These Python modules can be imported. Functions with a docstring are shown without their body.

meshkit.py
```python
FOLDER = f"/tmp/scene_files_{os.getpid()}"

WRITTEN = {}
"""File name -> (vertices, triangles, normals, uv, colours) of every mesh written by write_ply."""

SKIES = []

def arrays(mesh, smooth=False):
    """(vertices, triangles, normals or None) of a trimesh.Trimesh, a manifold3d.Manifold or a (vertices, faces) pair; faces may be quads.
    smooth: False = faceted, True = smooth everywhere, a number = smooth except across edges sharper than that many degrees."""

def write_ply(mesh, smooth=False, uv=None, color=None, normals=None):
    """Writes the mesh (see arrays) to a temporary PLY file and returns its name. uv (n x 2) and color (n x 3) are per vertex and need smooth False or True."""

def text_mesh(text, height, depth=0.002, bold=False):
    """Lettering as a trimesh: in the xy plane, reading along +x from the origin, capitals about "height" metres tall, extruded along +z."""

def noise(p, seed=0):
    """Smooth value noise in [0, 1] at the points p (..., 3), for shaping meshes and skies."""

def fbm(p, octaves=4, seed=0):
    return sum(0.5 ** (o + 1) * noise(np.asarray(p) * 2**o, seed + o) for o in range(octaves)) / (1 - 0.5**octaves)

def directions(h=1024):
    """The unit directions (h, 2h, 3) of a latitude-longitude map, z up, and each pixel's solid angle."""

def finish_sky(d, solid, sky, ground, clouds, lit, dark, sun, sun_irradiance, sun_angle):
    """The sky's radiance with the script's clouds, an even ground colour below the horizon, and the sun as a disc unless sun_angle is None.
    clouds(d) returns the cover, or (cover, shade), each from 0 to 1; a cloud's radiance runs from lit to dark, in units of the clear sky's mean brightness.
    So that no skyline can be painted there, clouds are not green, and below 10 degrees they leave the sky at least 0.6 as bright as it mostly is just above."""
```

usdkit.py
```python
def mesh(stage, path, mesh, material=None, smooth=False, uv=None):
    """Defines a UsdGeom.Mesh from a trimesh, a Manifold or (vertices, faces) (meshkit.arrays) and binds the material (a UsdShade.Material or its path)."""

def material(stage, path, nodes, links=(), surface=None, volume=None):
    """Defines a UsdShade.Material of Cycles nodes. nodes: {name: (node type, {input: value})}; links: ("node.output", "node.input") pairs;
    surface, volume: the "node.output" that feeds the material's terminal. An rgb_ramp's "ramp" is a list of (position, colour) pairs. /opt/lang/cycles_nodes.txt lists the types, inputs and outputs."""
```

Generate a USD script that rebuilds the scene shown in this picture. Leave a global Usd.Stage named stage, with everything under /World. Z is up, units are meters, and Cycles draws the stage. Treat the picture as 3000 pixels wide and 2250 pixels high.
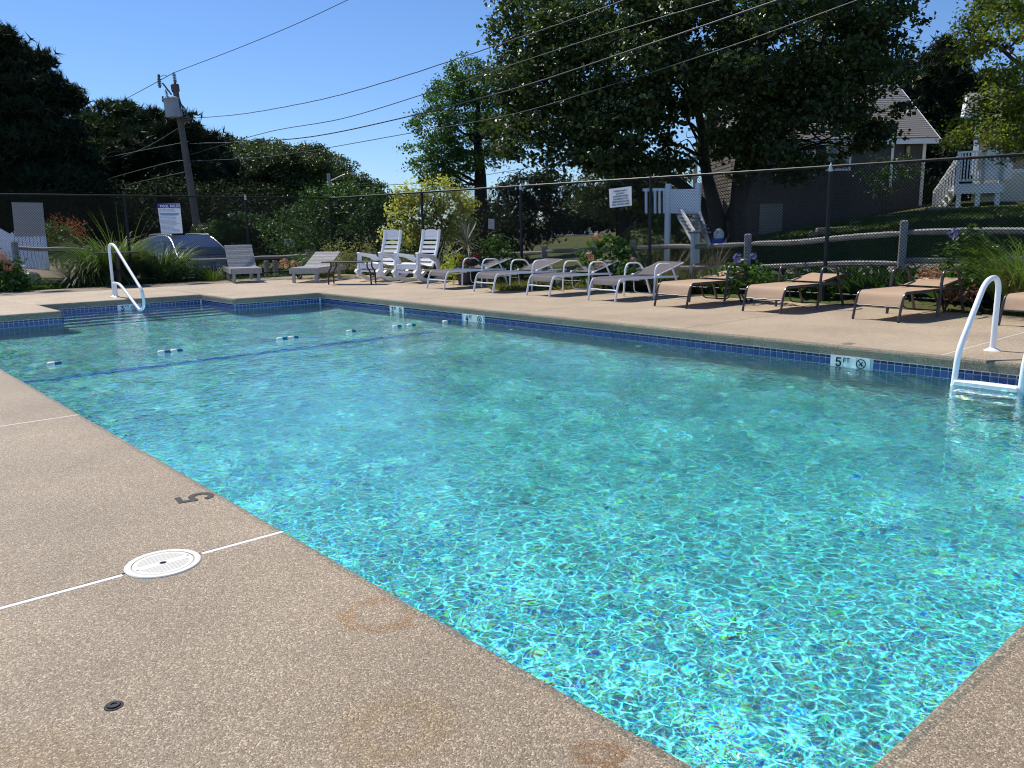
import math, random
import numpy as np, trimesh, usdkit, meshkit
from pxr import Usd, UsdGeom, UsdLux, UsdShade, Gf, Sdf, Vt
from shapely.geometry import Polygon, Point, LineString, box as sbox
from shapely import affinity
from scipy.interpolate import RBFInterpolator
rnd = random.Random(7); R = np.random.default_rng(11)
stage = Usd.Stage.CreateInMemory()
UsdGeom.Xform.Define(stage, '/World'); UsdGeom.Scope.Define(stage, '/World/Looks')

# ------------------------------------------------------------------ camera, sky, sun
CAMH, FPX = 1.35, 2412.96
PITCH, YAW, ROLL = math.radians(10.882), math.radians(41.4014), math.radians(-.8398)
FW = np.array([math.sin(YAW)*math.cos(PITCH), math.cos(YAW)*math.cos(PITCH), -math.sin(PITCH)])
RT0 = np.array([math.cos(YAW), -math.sin(YAW), 0]); UP0 = np.cross(RT0, FW)
RT = RT0*math.cos(ROLL)+UP0*math.sin(ROLL); UP = -RT0*math.sin(ROLL)+UP0*math.cos(ROLL)
EYE = np.array([0, 0, CAMH])
cam = UsdGeom.Camera.Define(stage, '/World/camera')
cam.CreateHorizontalApertureAttr(36.0); cam.CreateFocalLengthAttr(36.0*FPX/3000)
cam.CreateExposureAttr(0.45)
m4 = Gf.Matrix4d(*RT, 0, *UP, 0, *(-FW), 0, *EYE, 1)
UsdGeom.Xformable(cam).AddTransformOp().Set(m4)
SUN_EL, SUN_AZ = math.radians(55), math.radians(-7)
dome = UsdLux.DomeLight.Define(stage, '/World/sky')
skym = usdkit.material(stage, '/World/Looks/sky', {
    's': ('sky_texture', {'sky_type': 'single_scattering', 'sun_disc': False, 'sun_elevation': SUN_EL, 'sun_rotation': SUN_AZ,
                          'air_density': 1.0, 'aerosol_density': .1, 'ozone_density': 3.}),
    'm': ('mix', {'mix_type': 'multiply', 'fac': 1., 'color2': (.74, .95, 1.28)}),
    'b': ('background_shader', {'strength': .075})}, [('s.color', 'm.color1'), ('m.color', 'b.color')], surface='b.background')
UsdShade.MaterialBindingAPI.Apply(dome.GetPrim()).Bind(skym)
dome.GetPrim().SetCustomDataByKey('kind', 'structure')
sun = UsdLux.DistantLight.Define(stage, '/World/sun')
sun.CreateIntensityAttr(1.0); sun.CreateAngleAttr(.5); sun.CreateNormalizeAttr(True); sun.CreateColorAttr(Gf.Vec3f(1, .95, .87))
SD = Gf.Vec3d(math.cos(SUN_EL)*math.sin(SUN_AZ), math.cos(SUN_EL)*math.cos(SUN_AZ), math.sin(SUN_EL))
UsdGeom.Xformable(sun).AddTransformOp().Set(Gf.Matrix4d().SetRotate(Gf.Rotation(Gf.Vec3d(0, 0, 1), SD)))

# ------------------------------------------------------------------ measuring helpers (photo pixels, 3000 x 2250, to points of the place)
def ray(x, y): return FW + RT*(x-1500)/FPX - UP*(y-1125)/FPX
def gr(x, y, z=0.):
    d = ray(x, y); return EYE + d*(z-CAMH)/d[2]
def at(x, y, dist):
    d = ray(x, y); return EYE + d*dist/math.hypot(d[0], d[1])
def onp(x, y, p0, n):
    d = ray(x, y); n = np.array(n, float); return EYE + d*((np.array(p0, float)-EYE)@n)/(d@n)

# ------------------------------------------------------------------ prim helpers
used = {}
def path_for(parent, name):
    base = (parent.GetPath().pathString if parent is not None else '/World')
    k = (base, name); n = used.get(k, 0); used[k] = n+1
    return f'{base}/{name}' + (f'_{n:03d}' if n else '')
def tag(p, label=None, cat=None, group=None, kind=None):
    for k, v in (('label', label), ('category', cat), ('group', group), ('kind', kind)):
        if v: p.SetCustomDataByKey(k, v)
    return p
def thing(name, label, cat, loc=(0, 0, 0), rz=0., group=None, sc=1.):
    x = UsdGeom.Xform.Define(stage, path_for(None, name))
    x.AddTranslateOp().Set(Gf.Vec3d(*map(float, loc))); x.AddRotateZOp().Set(float(rz))
    if sc != 1.: x.AddScaleOp().Set(Gf.Vec3f(sc, sc, sc))
    return tag(x.GetPrim(), label, cat, group)
def struct(name):
    return tag(UsdGeom.Xform.Define(stage, path_for(None, name)).GetPrim(), kind='structure')
def copy_of(src, name, label, loc, rz, group=None, sc=1.):
    t = thing(name, label, src.GetCustomDataByKey('category'), loc, rz, group or src.GetCustomDataByKey('group'), sc)
    t.GetReferences().AddInternalReference(src.GetPath()); t.SetInstanceable(True)
    return t
class MB:
    """collects simple shapes into one mesh"""
    def __init__(s): s.v, s.f, s.n = [], [], 0
    def add(s, v, f):
        v = np.asarray(v, float); f = np.asarray(f, int)
        if f.shape[1] == 4: f = np.vstack([f[:, [0, 1, 2]], f[:, [0, 2, 3]]])
        s.v.append(v); s.f.append(f+s.n); s.n += len(v); return s
    def tm(s, m): return s.add(m.vertices, m.faces)
    def box(s, c, d, rz=0., ch=0., M=None):
        dx, dy, dz = [a/2 for a in d]
        if ch > 0:
            m = rbox(d, ch); v = np.array(m[0]); f = m[1]
        else:
            v = np.array([[x, y, z] for x in (-dx, dx) for y in (-dy, dy) for z in (-dz, dz)])
            f = np.array([[0, 1, 3, 2], [4, 6, 7, 5], [0, 4, 5, 1], [2, 3, 7, 6], [0, 2, 6, 4], [1, 5, 7, 3]])
        if M is not None: v = v@np.asarray(M).T
        if rz:
            c_, s_ = math.cos(rz), math.sin(rz); v = v@np.array([[c_, s_, 0], [-s_, c_, 0], [0, 0, 1]])
        return s.add(v+np.array(c, float), f)
    def beam(s, a, b, w, h, up=(0, 0, 1), ch=0.):
        a, b = np.array(a, float), np.array(b, float); d = b-a; L = np.linalg.norm(d); d /= L
        y = np.cross(up, d); y /= np.linalg.norm(y); z = np.cross(d, y)
        return s.box((a+b)/2, (L, w, h), ch=ch, M=np.stack([d, y, z], 1))
    def tube(s, pts, r, n=8, closed=False, flat=None, cap=True):
        v, f = tube(pts, r, n, closed, flat, cap); return s.add(v, f)
    def build(s, name, mat, parent=None, smooth=False):
        v, f = np.vstack(s.v), np.vstack(s.f)
        return usdkit.mesh(stage, path_for(parent, name), (v, f), mat, smooth=smooth).GetPrim()
def rbox(d, ch):
    """box with chamfered edges: 24 corners"""
    h = np.array(d, float)/2; ch = min(ch, h.min()*.9); V = []; idx = {}
    for sx in (-1, 1):
        for sy in (-1, 1):
            for sz in (-1, 1):
                sg = np.array([sx, sy, sz])
                for a in range(3):
                    p = sg*(h-ch); p[a] = sg[a]*h[a]; idx[(sx, sy, sz, a)] = len(V); V.append(p)
    m = trimesh.convex.convex_hull(np.array(V))
    return np.array(m.vertices), np.array(m.faces)
def tube(pts, r, n=8, closed=False, flat=None, cap=True):
    P = np.asarray(pts, float); m = len(P); r = np.broadcast_to(r, m)
    T = np.gradient(P, axis=0) if not closed else np.roll(P, -1, 0)-np.roll(P, 1, 0)
    T /= np.maximum(np.linalg.norm(T, axis=1, keepdims=True), 1e-9)
    a = np.array([0, 0, 1.]) if abs(T[0][2]) < .9 else np.array([1., 0, 0])
    u = np.cross(T[0], a); u /= np.linalg.norm(u); U = [u]
    for i in range(1, m):
        u = U[-1]-T[i]*(U[-1]@T[i]); u /= np.linalg.norm(u); U.append(u)
    U = np.array(U); W = np.cross(T, U)
    th = np.arange(n)/n*2*np.pi+np.pi/n; fy = flat or 1.
    v = (P[:, None]+r[:, None, None]*(np.cos(th)[None, :, None]*U[:, None]+fy*np.sin(th)[None, :, None]*W[:, None])).reshape(-1, 3)
    i, j = np.meshgrid(np.arange(m if closed else m-1), np.arange(n), indexing='ij'); k = (i+1) % m; l = (j+1) % n
    f = np.stack([i*n+j, i*n+l, k*n+l, k*n+j], -1).reshape(-1, 4)
    f = np.vstack([f[:, [0, 1, 2]], f[:, [0, 2, 3]]])
    if cap and not closed:
        v = np.vstack([v, P[:1], P[-1:]]); j = np.arange(n); l = (j+1) % n
        f = np.vstack([f, np.stack([np.full(n, m*n), l, j], 1), np.stack([np.full(n, m*n+1), (m-1)*n+j, (m-1)*n+l], 1)])
    return v, f
def smooth_path(pts, k=6, closed=False):
    """Catmull-Rom through points"""
    P = np.asarray(pts, float); Q = np.vstack([2*P[0]-P[1], P, 2*P[-1]-P[-2]]); out = []
    for i in range(len(P)-1):
        p0, p1, p2, p3 = Q[i:i+4]
        for t in np.linspace(0, 1, k, endpoint=False):
            out.append(.5*((2*p1)+(-p0+p2)*t+(2*p0-5*p1+4*p2-p3)*t*t+(-p0+3*p1-3*p2+p3)*t**3))
    out.append(P[-1]); return np.array(out)
def round_path(pts, rad, k=6):
    """polyline with rounded corners"""
    P = np.asarray(pts, float); out = [P[0]]; rad = np.broadcast_to(rad, len(P))
    for i in range(1, len(P)-1):
        a, b = P[i-1]-P[i], P[i+1]-P[i]; la, lb = np.linalg.norm(a), np.linalg.norm(b); q = min(rad[i], la*.48, lb*.48)
        A, B_ = P[i]+a/la*q, P[i]+b/lb*q
        for t in np.linspace(0, 1, k): out.append((1-t)**2*A+2*t*(1-t)*P[i]+t*t*B_)
    out.append(P[-1]); return np.array(out)
def extrude(poly, z0, z1):
    m = trimesh.creation.extrude_polygon(poly, z1-z0, engine='earcut'); m.apply_translation((0, 0, z0)); return m

# ------------------------------------------------------------------ materials
def mat(name, col, rough=.6, spec=.5, metal=0., var=None, scale=20., bump=0., bscale=60., obj=False, **kw):
    """plain material with noise in its colour and fine relief"""
    N = {'p': ('principled_bsdf', dict({'base_color': col, 'roughness': rough, 'specular_ior_level': spec, 'metallic': metal}, **kw))}; L = []
    if var is not None or bump:
        N['g'] = ('texture_coordinate', {}) if obj else ('geometry', {})
        co = 'g.object' if obj else 'g.position'
    if var is not None:
        N['n'] = ('noise_texture', {'scale': scale, 'detail': 5., 'roughness': .65})
        N['r'] = ('rgb_ramp', {'ramp': [(.25, var), (.72, col)]})
        L += [(co, 'n.vector'), ('n.fac', 'r.fac'), ('r.color', 'p.base_color')]
    if bump:
        N['n2'] = ('noise_texture', {'scale': bscale, 'detail': 3.}); N['b'] = ('bump', {'strength': bump, 'distance': .01})
        L += [(co, 'n2.vector'), ('n2.fac', 'b.height'), ('b.normal', 'p.normal')]
    return usdkit.material(stage, '/World/Looks/'+name, N, L, surface='p.BSDF')
def leafmat(name, cols, trans=.35, rough=.45, spec=.4, tcol=None):
    """leaves: colour differs from leaf to leaf, light shines through"""
    n = len(cols); ramp = [(i/(n-1), c) for i, c in enumerate(cols)]
    tr = [(p, tuple(min(1, a*b) for a, b in zip(c, tcol or (1.5, 1.7, .8)))) for p, c in ramp]
    return usdkit.material(stage, '/World/Looks/'+name, {
        'g': ('geometry', {}), 'r': ('rgb_ramp', {'ramp': ramp}), 't': ('rgb_ramp', {'ramp': tr}),
        'p': ('principled_bsdf', {'roughness': rough, 'specular_ior_level': spec}), 'b': ('translucent_bsdf', {}), 'm': ('mix_closure', {'fac': trans})},
        [('g.random_per_island', 'r.fac'), ('g.random_per_island', 't.fac'), ('r.color', 'p.base_color'), ('t.color', 'b.color'), ('p.BSDF', 'm.closure1'), ('b.BSDF', 'm.closure2')], surface='m.closure')
def deckmat(name, c_lo, c_mid, c_hi, cell=95., bump=.5, stains=()):
    N = {'g': ('geometry', {}), 'v': ('voronoi_texture', {'scale': cell, 'feature': 'f1'}), 'sc': ('separate_color', {}),
         'r': ('rgb_ramp', {'ramp': [(0., c_lo), (.22, c_lo), (.3, c_mid), (.75, c_mid), (.86, c_hi), (1., tuple(min(1, x*1.35) for x in c_hi))]}),
         'n': ('noise_texture', {'scale': .9, 'detail': 6., 'roughness': .6}), 'r2': ('rgb_ramp', {'ramp': [(.3, (.8, .78, .75)), (.7, (1.12, 1.1, 1.05))]}),
         'n3': ('noise_texture', {'scale': 260., 'detail': 2.}), 'r3': ('rgb_ramp', {'ramp': [(.3, (.78, .78, .78)), (.7, (1.15, 1.15, 1.15))]}),
         'm': ('mix', {'mix_type': 'multiply', 'fac': 1.}), 'm2': ('mix', {'mix_type': 'multiply', 'fac': 1.}),
         'b': ('bump', {'strength': bump, 'distance': .004, 'invert': True}), 'p': ('principled_bsdf', {'roughness': .62, 'specular_ior_level': .35})}
    L = [('g.position', 'v.vector'), ('v.color', 'sc.color'), ('sc.r', 'r.fac'), ('g.position', 'n.vector'), ('n.fac', 'r2.fac'), ('r.color', 'm.color1'), ('r2.color', 'm.color2'),
         ('g.position', 'n3.vector'), ('n3.fac', 'r3.fac'), ('m.color', 'm2.color1'), ('r3.color', 'm2.color2'), ('v.distance', 'b.height'), ('b.normal', 'p.normal')]
    last = 'm2.color'
    for i, (x, y, r0, r1, col, st) in enumerate(stains):      # rust rings and blots: annulus r0..r1 with a wobbling edge
        k = f'k{i}'
        N[k+'s'] = ('vector_math', {'math_type': 'subtract', 'vector2': (x, y, 0)}); N[k+'n'] = ('noise_texture', {'scale': 14., 'detail': 4.})
        N[k+'l'] = ('vector_math', {'math_type': 'length'}); N[k+'a'] = ('math', {'math_type': 'multiply_add', 'value2': .16}); N[k+'d'] = ('math', {'math_type': 'subtract'})
        N[k+'o'] = ('math', {'math_type': 'subtract', 'value2': (r0+r1)/2}); N[k+'c'] = ('math', {'math_type': 'absolute'})
        N[k+'m'] = ('map_range', {'range_type': 'smoothstep', 'from_min': (r1-r0)/2, 'from_max': 0., 'to_min': 0., 'to_max': st, 'clamp': True})
        N[k+'x'] = ('mix', {'mix_type': 'multiply', 'color2': col})
        L += [('g.position', k+'s.vector1'), (k+'s.vector', k+'l.vector1'), ('g.position', k+'n.vector'), (k+'n.fac', k+'a.value1'), (k+'l.value', k+'a.value3'),
              (k+'a.value', k+'d.value1'), (k+'d.value', k+'o.value1'), (k+'o.value', k+'c.value1'), (k+'c.value', k+'m.value'), (k+'m.result', k+'x.fac'), (last, k+'x.color1')]
        N[k+'d'] = ('math', {'math_type': 'subtract', 'value2': .08}); last = k+'x.color'
    L.append((last, 'p.base_color'))
    return usdkit.material(stage, '/World/Looks/'+name, N, L, surface='p.BSDF')
RUST = (.82, .52, .22)
m_near = deckmat('exposed_aggregate', (.215, .167, .115), (.315, .25, .178), (.47, .385, .275), 200., .6,
                 [(1.44, 2.36, .07, .16, RUST, .5), (1.43, 1.30, 0., .08, (.7, .42, .18), .6), (1.1, 1.75, .0, .22, (.95, .85, .62), .5), (.2, 2.2, 0., .35, (.93, .84, .66), .5)])
m_far = deckmat('worn_concrete', (.30, .235, .17), (.43, .345, .25), (.52, .425, .31), 120., .2)
m_cope = deckmat('coping_concrete', (.15, .135, .10), (.235, .205, .15), (.38, .33, .24), 160., .7)
m_white = mat('white_paint', (.8, .8, .8), .35, .5)
m_whitepl = mat('white_resin', (.78, .78, .8), .4, .5, var=(.7, .7, .7), scale=6, obj=True)
m_caulk = mat('caulk', (.72, .72, .7), .6)
m_dark = mat('dark_void', (.02, .018, .016), .9, .1)
m_black = mat('black_vinyl', (.010, .011, .012), .5, .3)
m_wire = mat('vinyl_wire', (.008, .009, .010), .8, .12)
m_galv = mat('galvanised_steel', (.45, .46, .47), .45, .5, metal=.7)
m_tilebl = [mat(f'blue_tile_{i}', c, .15, .6, var=tuple(x*1.5 for x in c), scale=70) for i, c in enumerate([(.022, .045, .155), (.03, .056, .18), (.018, .038, .13), (.036, .066, .20)])]
m_tiledk = [mat(f'navy_tile_{i}', c, .15, .6) for i, c in enumerate([(.006, .009, .03), (.012, .016, .06), (.008, .012, .045)])]
m_grout = mat('grout', (.52, .58, .60), .8, .3)
m_tilewh = mat('white_tile', (.74, .76, .74), .2, .5)
m_ink = mat('black_ink', (.02, .02, .022), .6, .3)
m_bluel = mat('cobalt_tile', (.012, .04, .22), .25, .5)

# ------------------------------------------------------------------ pool
WZ = -.227; X0, X1, Y0, Y1 = 1.58, 8.655, .81, 16.0; RX0, RX1, RY = 3.65, 6.75, 17.72
pool_poly = [(X0, Y0), (X1, Y0), (X1, Y1), (RX1, Y1), (RX1, RY), (RX0, RY), (RX0, Y1), (X0, Y1)]
def rounded(poly, r_, k=5):
    """round the corners of a closed polygon"""
    n = len(poly); out = []
    for i in range(n):
        p = np.array(poly[i]); a = np.array(poly[i-1])-p; b = np.array(poly[(i+1) % n])-p
        a = a/np.linalg.norm(a)*r_; b = b/np.linalg.norm(b)*r_
        for t in np.linspace(0, 1, k): out.append((1-t)**2*(p+a)+2*t*(1-t)*p+t*t*(p+b))
    return np.array(out)
POOL = Polygon(rounded(pool_poly, .07, 4))
def floor_z(y): return np.interp(y, [0, 2.5, 7.5, 11.1, 16.2, 18], [-1.72, -1.76, -1.55, -1.24, -1.12, -1.1])

# ---- water: light is refracted by the ripples; floor caustics are painted in as a cell pattern of boosted transparency
m_plaster = usdkit.material(stage, '/World/Looks/pool_plaster', {
    'g': ('geometry', {}), 'n': ('noise_texture', {'scale': 1.2, 'detail': 5.}), 'r': ('rgb_ramp', {'ramp': [(.3, (.165, .195, .19)), (.7, (.215, .245, .235))]}),
    'p': ('principled_bsdf', {'roughness': .8, 'specular_ior_level': .1})}, [('g.position', 'n.vector'), ('n.fac', 'r.fac'), ('r.color', 'p.base_color')], surface='p.BSDF')
def water_material():
    N = {'g': ('geometry', {}),
         'w1': ('noise_texture', {'scale': 9.5, 'detail': 2.0, 'roughness': .5, 'distortion': .5}), 'w2': ('noise_texture', {'scale': 1.1, 'detail': 2.}),
         'wa': ('math', {'math_type': 'multiply_add', 'value2': 2.2}),
         'b': ('bump', {'strength': .45, 'distance': .020}),
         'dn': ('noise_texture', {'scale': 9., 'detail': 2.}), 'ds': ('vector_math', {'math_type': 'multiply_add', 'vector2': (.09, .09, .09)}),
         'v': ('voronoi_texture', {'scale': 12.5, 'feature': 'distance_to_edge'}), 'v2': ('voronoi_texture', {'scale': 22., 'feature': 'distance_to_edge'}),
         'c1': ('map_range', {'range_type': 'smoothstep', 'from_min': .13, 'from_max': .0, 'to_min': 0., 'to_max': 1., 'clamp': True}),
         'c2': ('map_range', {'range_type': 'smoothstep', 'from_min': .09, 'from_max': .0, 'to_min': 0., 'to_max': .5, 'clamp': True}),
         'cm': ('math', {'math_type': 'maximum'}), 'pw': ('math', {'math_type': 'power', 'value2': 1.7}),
         'cf': ('math', {'math_type': 'multiply', 'value2': 1.0}), 'lw': ('layer_weight', {'blend': .5}), 'iv': ('math', {'math_type': 'subtract', 'value1': 1.}), 'sq': ('math', {'math_type': 'power', 'value2': 2.}),  # painted caustic share fades at grazing angles, keeping its unrefracted ghost out of view
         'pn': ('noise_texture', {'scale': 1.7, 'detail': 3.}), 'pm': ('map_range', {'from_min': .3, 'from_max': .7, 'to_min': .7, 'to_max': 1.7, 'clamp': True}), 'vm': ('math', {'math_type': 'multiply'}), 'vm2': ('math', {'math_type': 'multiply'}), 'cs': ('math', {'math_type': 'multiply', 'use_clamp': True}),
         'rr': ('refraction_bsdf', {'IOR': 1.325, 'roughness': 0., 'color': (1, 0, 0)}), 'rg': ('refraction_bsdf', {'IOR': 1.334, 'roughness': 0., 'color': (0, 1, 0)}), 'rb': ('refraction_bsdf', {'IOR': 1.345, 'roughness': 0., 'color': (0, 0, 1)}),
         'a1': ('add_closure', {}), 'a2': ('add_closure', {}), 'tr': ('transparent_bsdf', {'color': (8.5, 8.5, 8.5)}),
         'm1': ('mix_closure', {}), 'gl': ('glossy_bsdf', {'roughness': 0.02, 'color': (1, 1, 1)}), 'fr': ('fresnel', {'IOR': 1.33}), 'm2': ('mix_closure', {}),
         'vol': ('absorption_volume', {'color': (0., .815, .865), 'density': .44})}
    L = [('g.position', 'w1.vector'), ('g.position', 'w2.vector'), ('w2.fac', 'wa.value1'), ('w1.fac', 'wa.value3'), ('wa.value', 'b.height'),
         ('b.normal', 'rr.normal'), ('b.normal', 'rg.normal'), ('b.normal', 'rb.normal'), ('b.normal', 'gl.normal'),
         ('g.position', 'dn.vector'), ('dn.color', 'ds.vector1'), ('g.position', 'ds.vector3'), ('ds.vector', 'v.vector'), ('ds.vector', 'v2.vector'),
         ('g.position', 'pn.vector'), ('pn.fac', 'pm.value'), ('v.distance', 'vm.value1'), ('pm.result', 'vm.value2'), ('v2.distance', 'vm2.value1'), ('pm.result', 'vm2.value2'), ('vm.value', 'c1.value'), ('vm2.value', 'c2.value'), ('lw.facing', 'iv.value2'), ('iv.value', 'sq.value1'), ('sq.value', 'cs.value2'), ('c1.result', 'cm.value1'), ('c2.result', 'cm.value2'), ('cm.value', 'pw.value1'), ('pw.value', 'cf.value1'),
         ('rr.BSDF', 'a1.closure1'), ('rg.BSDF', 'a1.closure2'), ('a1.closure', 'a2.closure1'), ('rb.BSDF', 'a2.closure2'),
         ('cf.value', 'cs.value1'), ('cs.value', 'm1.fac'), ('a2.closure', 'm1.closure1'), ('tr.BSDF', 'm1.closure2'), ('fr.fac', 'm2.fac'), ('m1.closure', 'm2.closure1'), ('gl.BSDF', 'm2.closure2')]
    return usdkit.material(stage, '/World/Looks/water', N, L, surface='m2.closure', volume='vol.volume')
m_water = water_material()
pool = struct('swimming_pool')
# floor: sheet that slopes from the shallow to the deep end
ys = np.array(sorted(set(list(np.arange(Y0-.2, RY+.3, .45))+[11.1])))
fb = MB(); v = np.array([[x, y, floor_z(y)] for y in ys for x in (X0-.1, X1+.1)]); k = np.arange(len(ys)-1)*2
fb.add(v, np.stack([k, k+1, k+3, k+2], 1)); fb.build('floor', m_plaster, pool)
ring = np.array(POOL.exterior.coords)[:-1]
wb = MB(); n = len(ring); zt = -.28
wv = np.vstack([np.c_[ring, np.full(n, zt)], np.c_[ring, floor_z(ring[:, 1])-.05]]); i = np.arange(n); j = (i+1) % n
wb.add(wv, np.stack([i, j, j+n, i+n], 1)); wb.build('wall', m_plaster, pool, smooth=40)
gb = MB(); gv = np.vstack([np.c_[ring, np.full(n, -.105)], np.c_[ring, np.full(n, zt)]]); gb.add(gv, np.stack([i, j, j+n, i+n], 1)); gb.build('tile_band', m_grout, pool, smooth=40)
cv_ = MB(); th_c = np.linspace(0, np.pi/2, 9); cy = np.linspace(Y0, Y1, 40); V = []
for y in cy:
    fz = float(floor_z(y)); rx, rz = .95, max(.25, -1.0-fz)
    V += [(X1+.01-rx*(1-math.cos(t))-.0, y, fz-.002+rz*(1-math.sin(t))) for t in th_c[::-1]]
k = np.arange(39)[:, None]*9+np.arange(8); k = k.ravel(); cv_.add(np.array(V), np.stack([k, k+1, k+10, k+9], 1)); cv_.build('cove', m_plaster, pool, smooth=True)
# entry steps in the recess, each with a dark tile edge
for s_, (yb, zs) in enumerate([(17.35, -.42), (17.0, -.64), (16.65, -.86), (16.25, -1.02)]):
    MB().box(((RX0+RX1)/2, (yb+RY)/2+.02, (zs-1.3)/2), (RX1-RX0+.02, RY-yb+.04, zs+1.3)).build('step', m_plaster, pool)
    MB().box(((RX0+RX1)/2, yb+.022, zs+.002), (RX1-RX0-.03, .045, .012)).build('step_edge_tile', m_bluel, pool)
# waterline tiles: a navy row, a blue row and a small patterned row at the water
marks = [('y', X1, 4.44, 3.99), ('y', X1, 11.03, 10.50), ('y', X1, 13.30, 12.83), ('x', RY, 5.04, 5.46)]
runs = [('y', X1, -1, Y0+.012, Y1-.012), ('x', Y1, -1, RX1+.012, X1-.012), ('y', RX1, -1, Y1+.012, RY-.012), ('x', RY, -1, RX0+.012, RX1-.012), ('y', RX0, 1, Y1+.012, RY-.012), ('x', Y1, -1, X0+.012, RX0-.012)]
cand = []
for ax, c, sg, a, b in runs:
    nt = int(round((b-a)/.0765)); w = (b-a)/nt
    for q in range(nt):
        t = a+(q+.5)*w
        if any(m_[0] == ax and m_[1] == c and min(m_[2:])-.02 < t < max(m_[2:])+.02 for m_ in marks): continue
        p = (c+sg*.003, t) if ax == 'y' else (t, c+sg*.003)
        cand.append((math.hypot(*p), ax, p, w))
cand.sort(key=lambda z: z[0])
rest = {'tile': MB(), 'trim_tile': MB()}
def tile_shape(mb, ax, p, w, z0, z1):
    g_ = .0065; d = (.009, w-g_*1.6, z1-z0-g_) if ax == 'y' else (w-g_*1.6, .009, z1-z0-g_)
    mb.box((p[0], p[1], (z0+z1)/2), d)
pat = MB()
for q, (d_, ax, p, w) in enumerate(cand):
    near = q < 145
    a, b = (MB(), MB()) if near else (rest['trim_tile'], rest['tile'])
    tile_shape(a, ax, p, w, -.145, -.113); tile_shape(b, ax, p, w, -.220, -.147)
    if near:
        a.build('navy_tile', m_tiledk[q*7 % 3], pool); b.build('blue_tile', m_tilebl[(q*5+q//3) % 4], pool)
    for h in (-.25, .25):      # small patterned row at the water
        pp = (p[0], p[1]+h*w) if ax == 'y' else (p[0]+h*w, p[1]); tile_shape(pat, ax, pp, w/2, -.262, -.222)
tag(rest['trim_tile'].build('navy_tile_row', m_tiledk[1], pool), kind='stuff'); tag(rest['tile'].build('blue_tile_row', m_tilebl[1], pool), kind='stuff')
m_pat = usdkit.material(stage, '/World/Looks/pattern_tile', {'g': ('geometry', {}), 'r': ('rgb_ramp', {'ramp': [(.45, (.02, .03, .09)), (.5, (.55, .62, .7))], 'interpolate': False}),
    'p': ('principled_bsdf', {'roughness': .15})}, [('g.random_per_island', 'r.fac'), ('r.color', 'p.base_color')], surface='p.BSDF')
tag(pat.build('pattern_tile_row', m_pat, pool), kind='stuff')
def flat_text(txt, h, M, o, name, material, parent, bold=True):
    tmm = meshkit.text_mesh(txt, h, .0025, bold); v = np.array(tmm.vertices)
    return usdkit.mesh(stage, path_for(parent, name), (v@np.asarray(M, float)+np.array(o, float), np.array(tmm.faces)), material).GetPrim()
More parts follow.
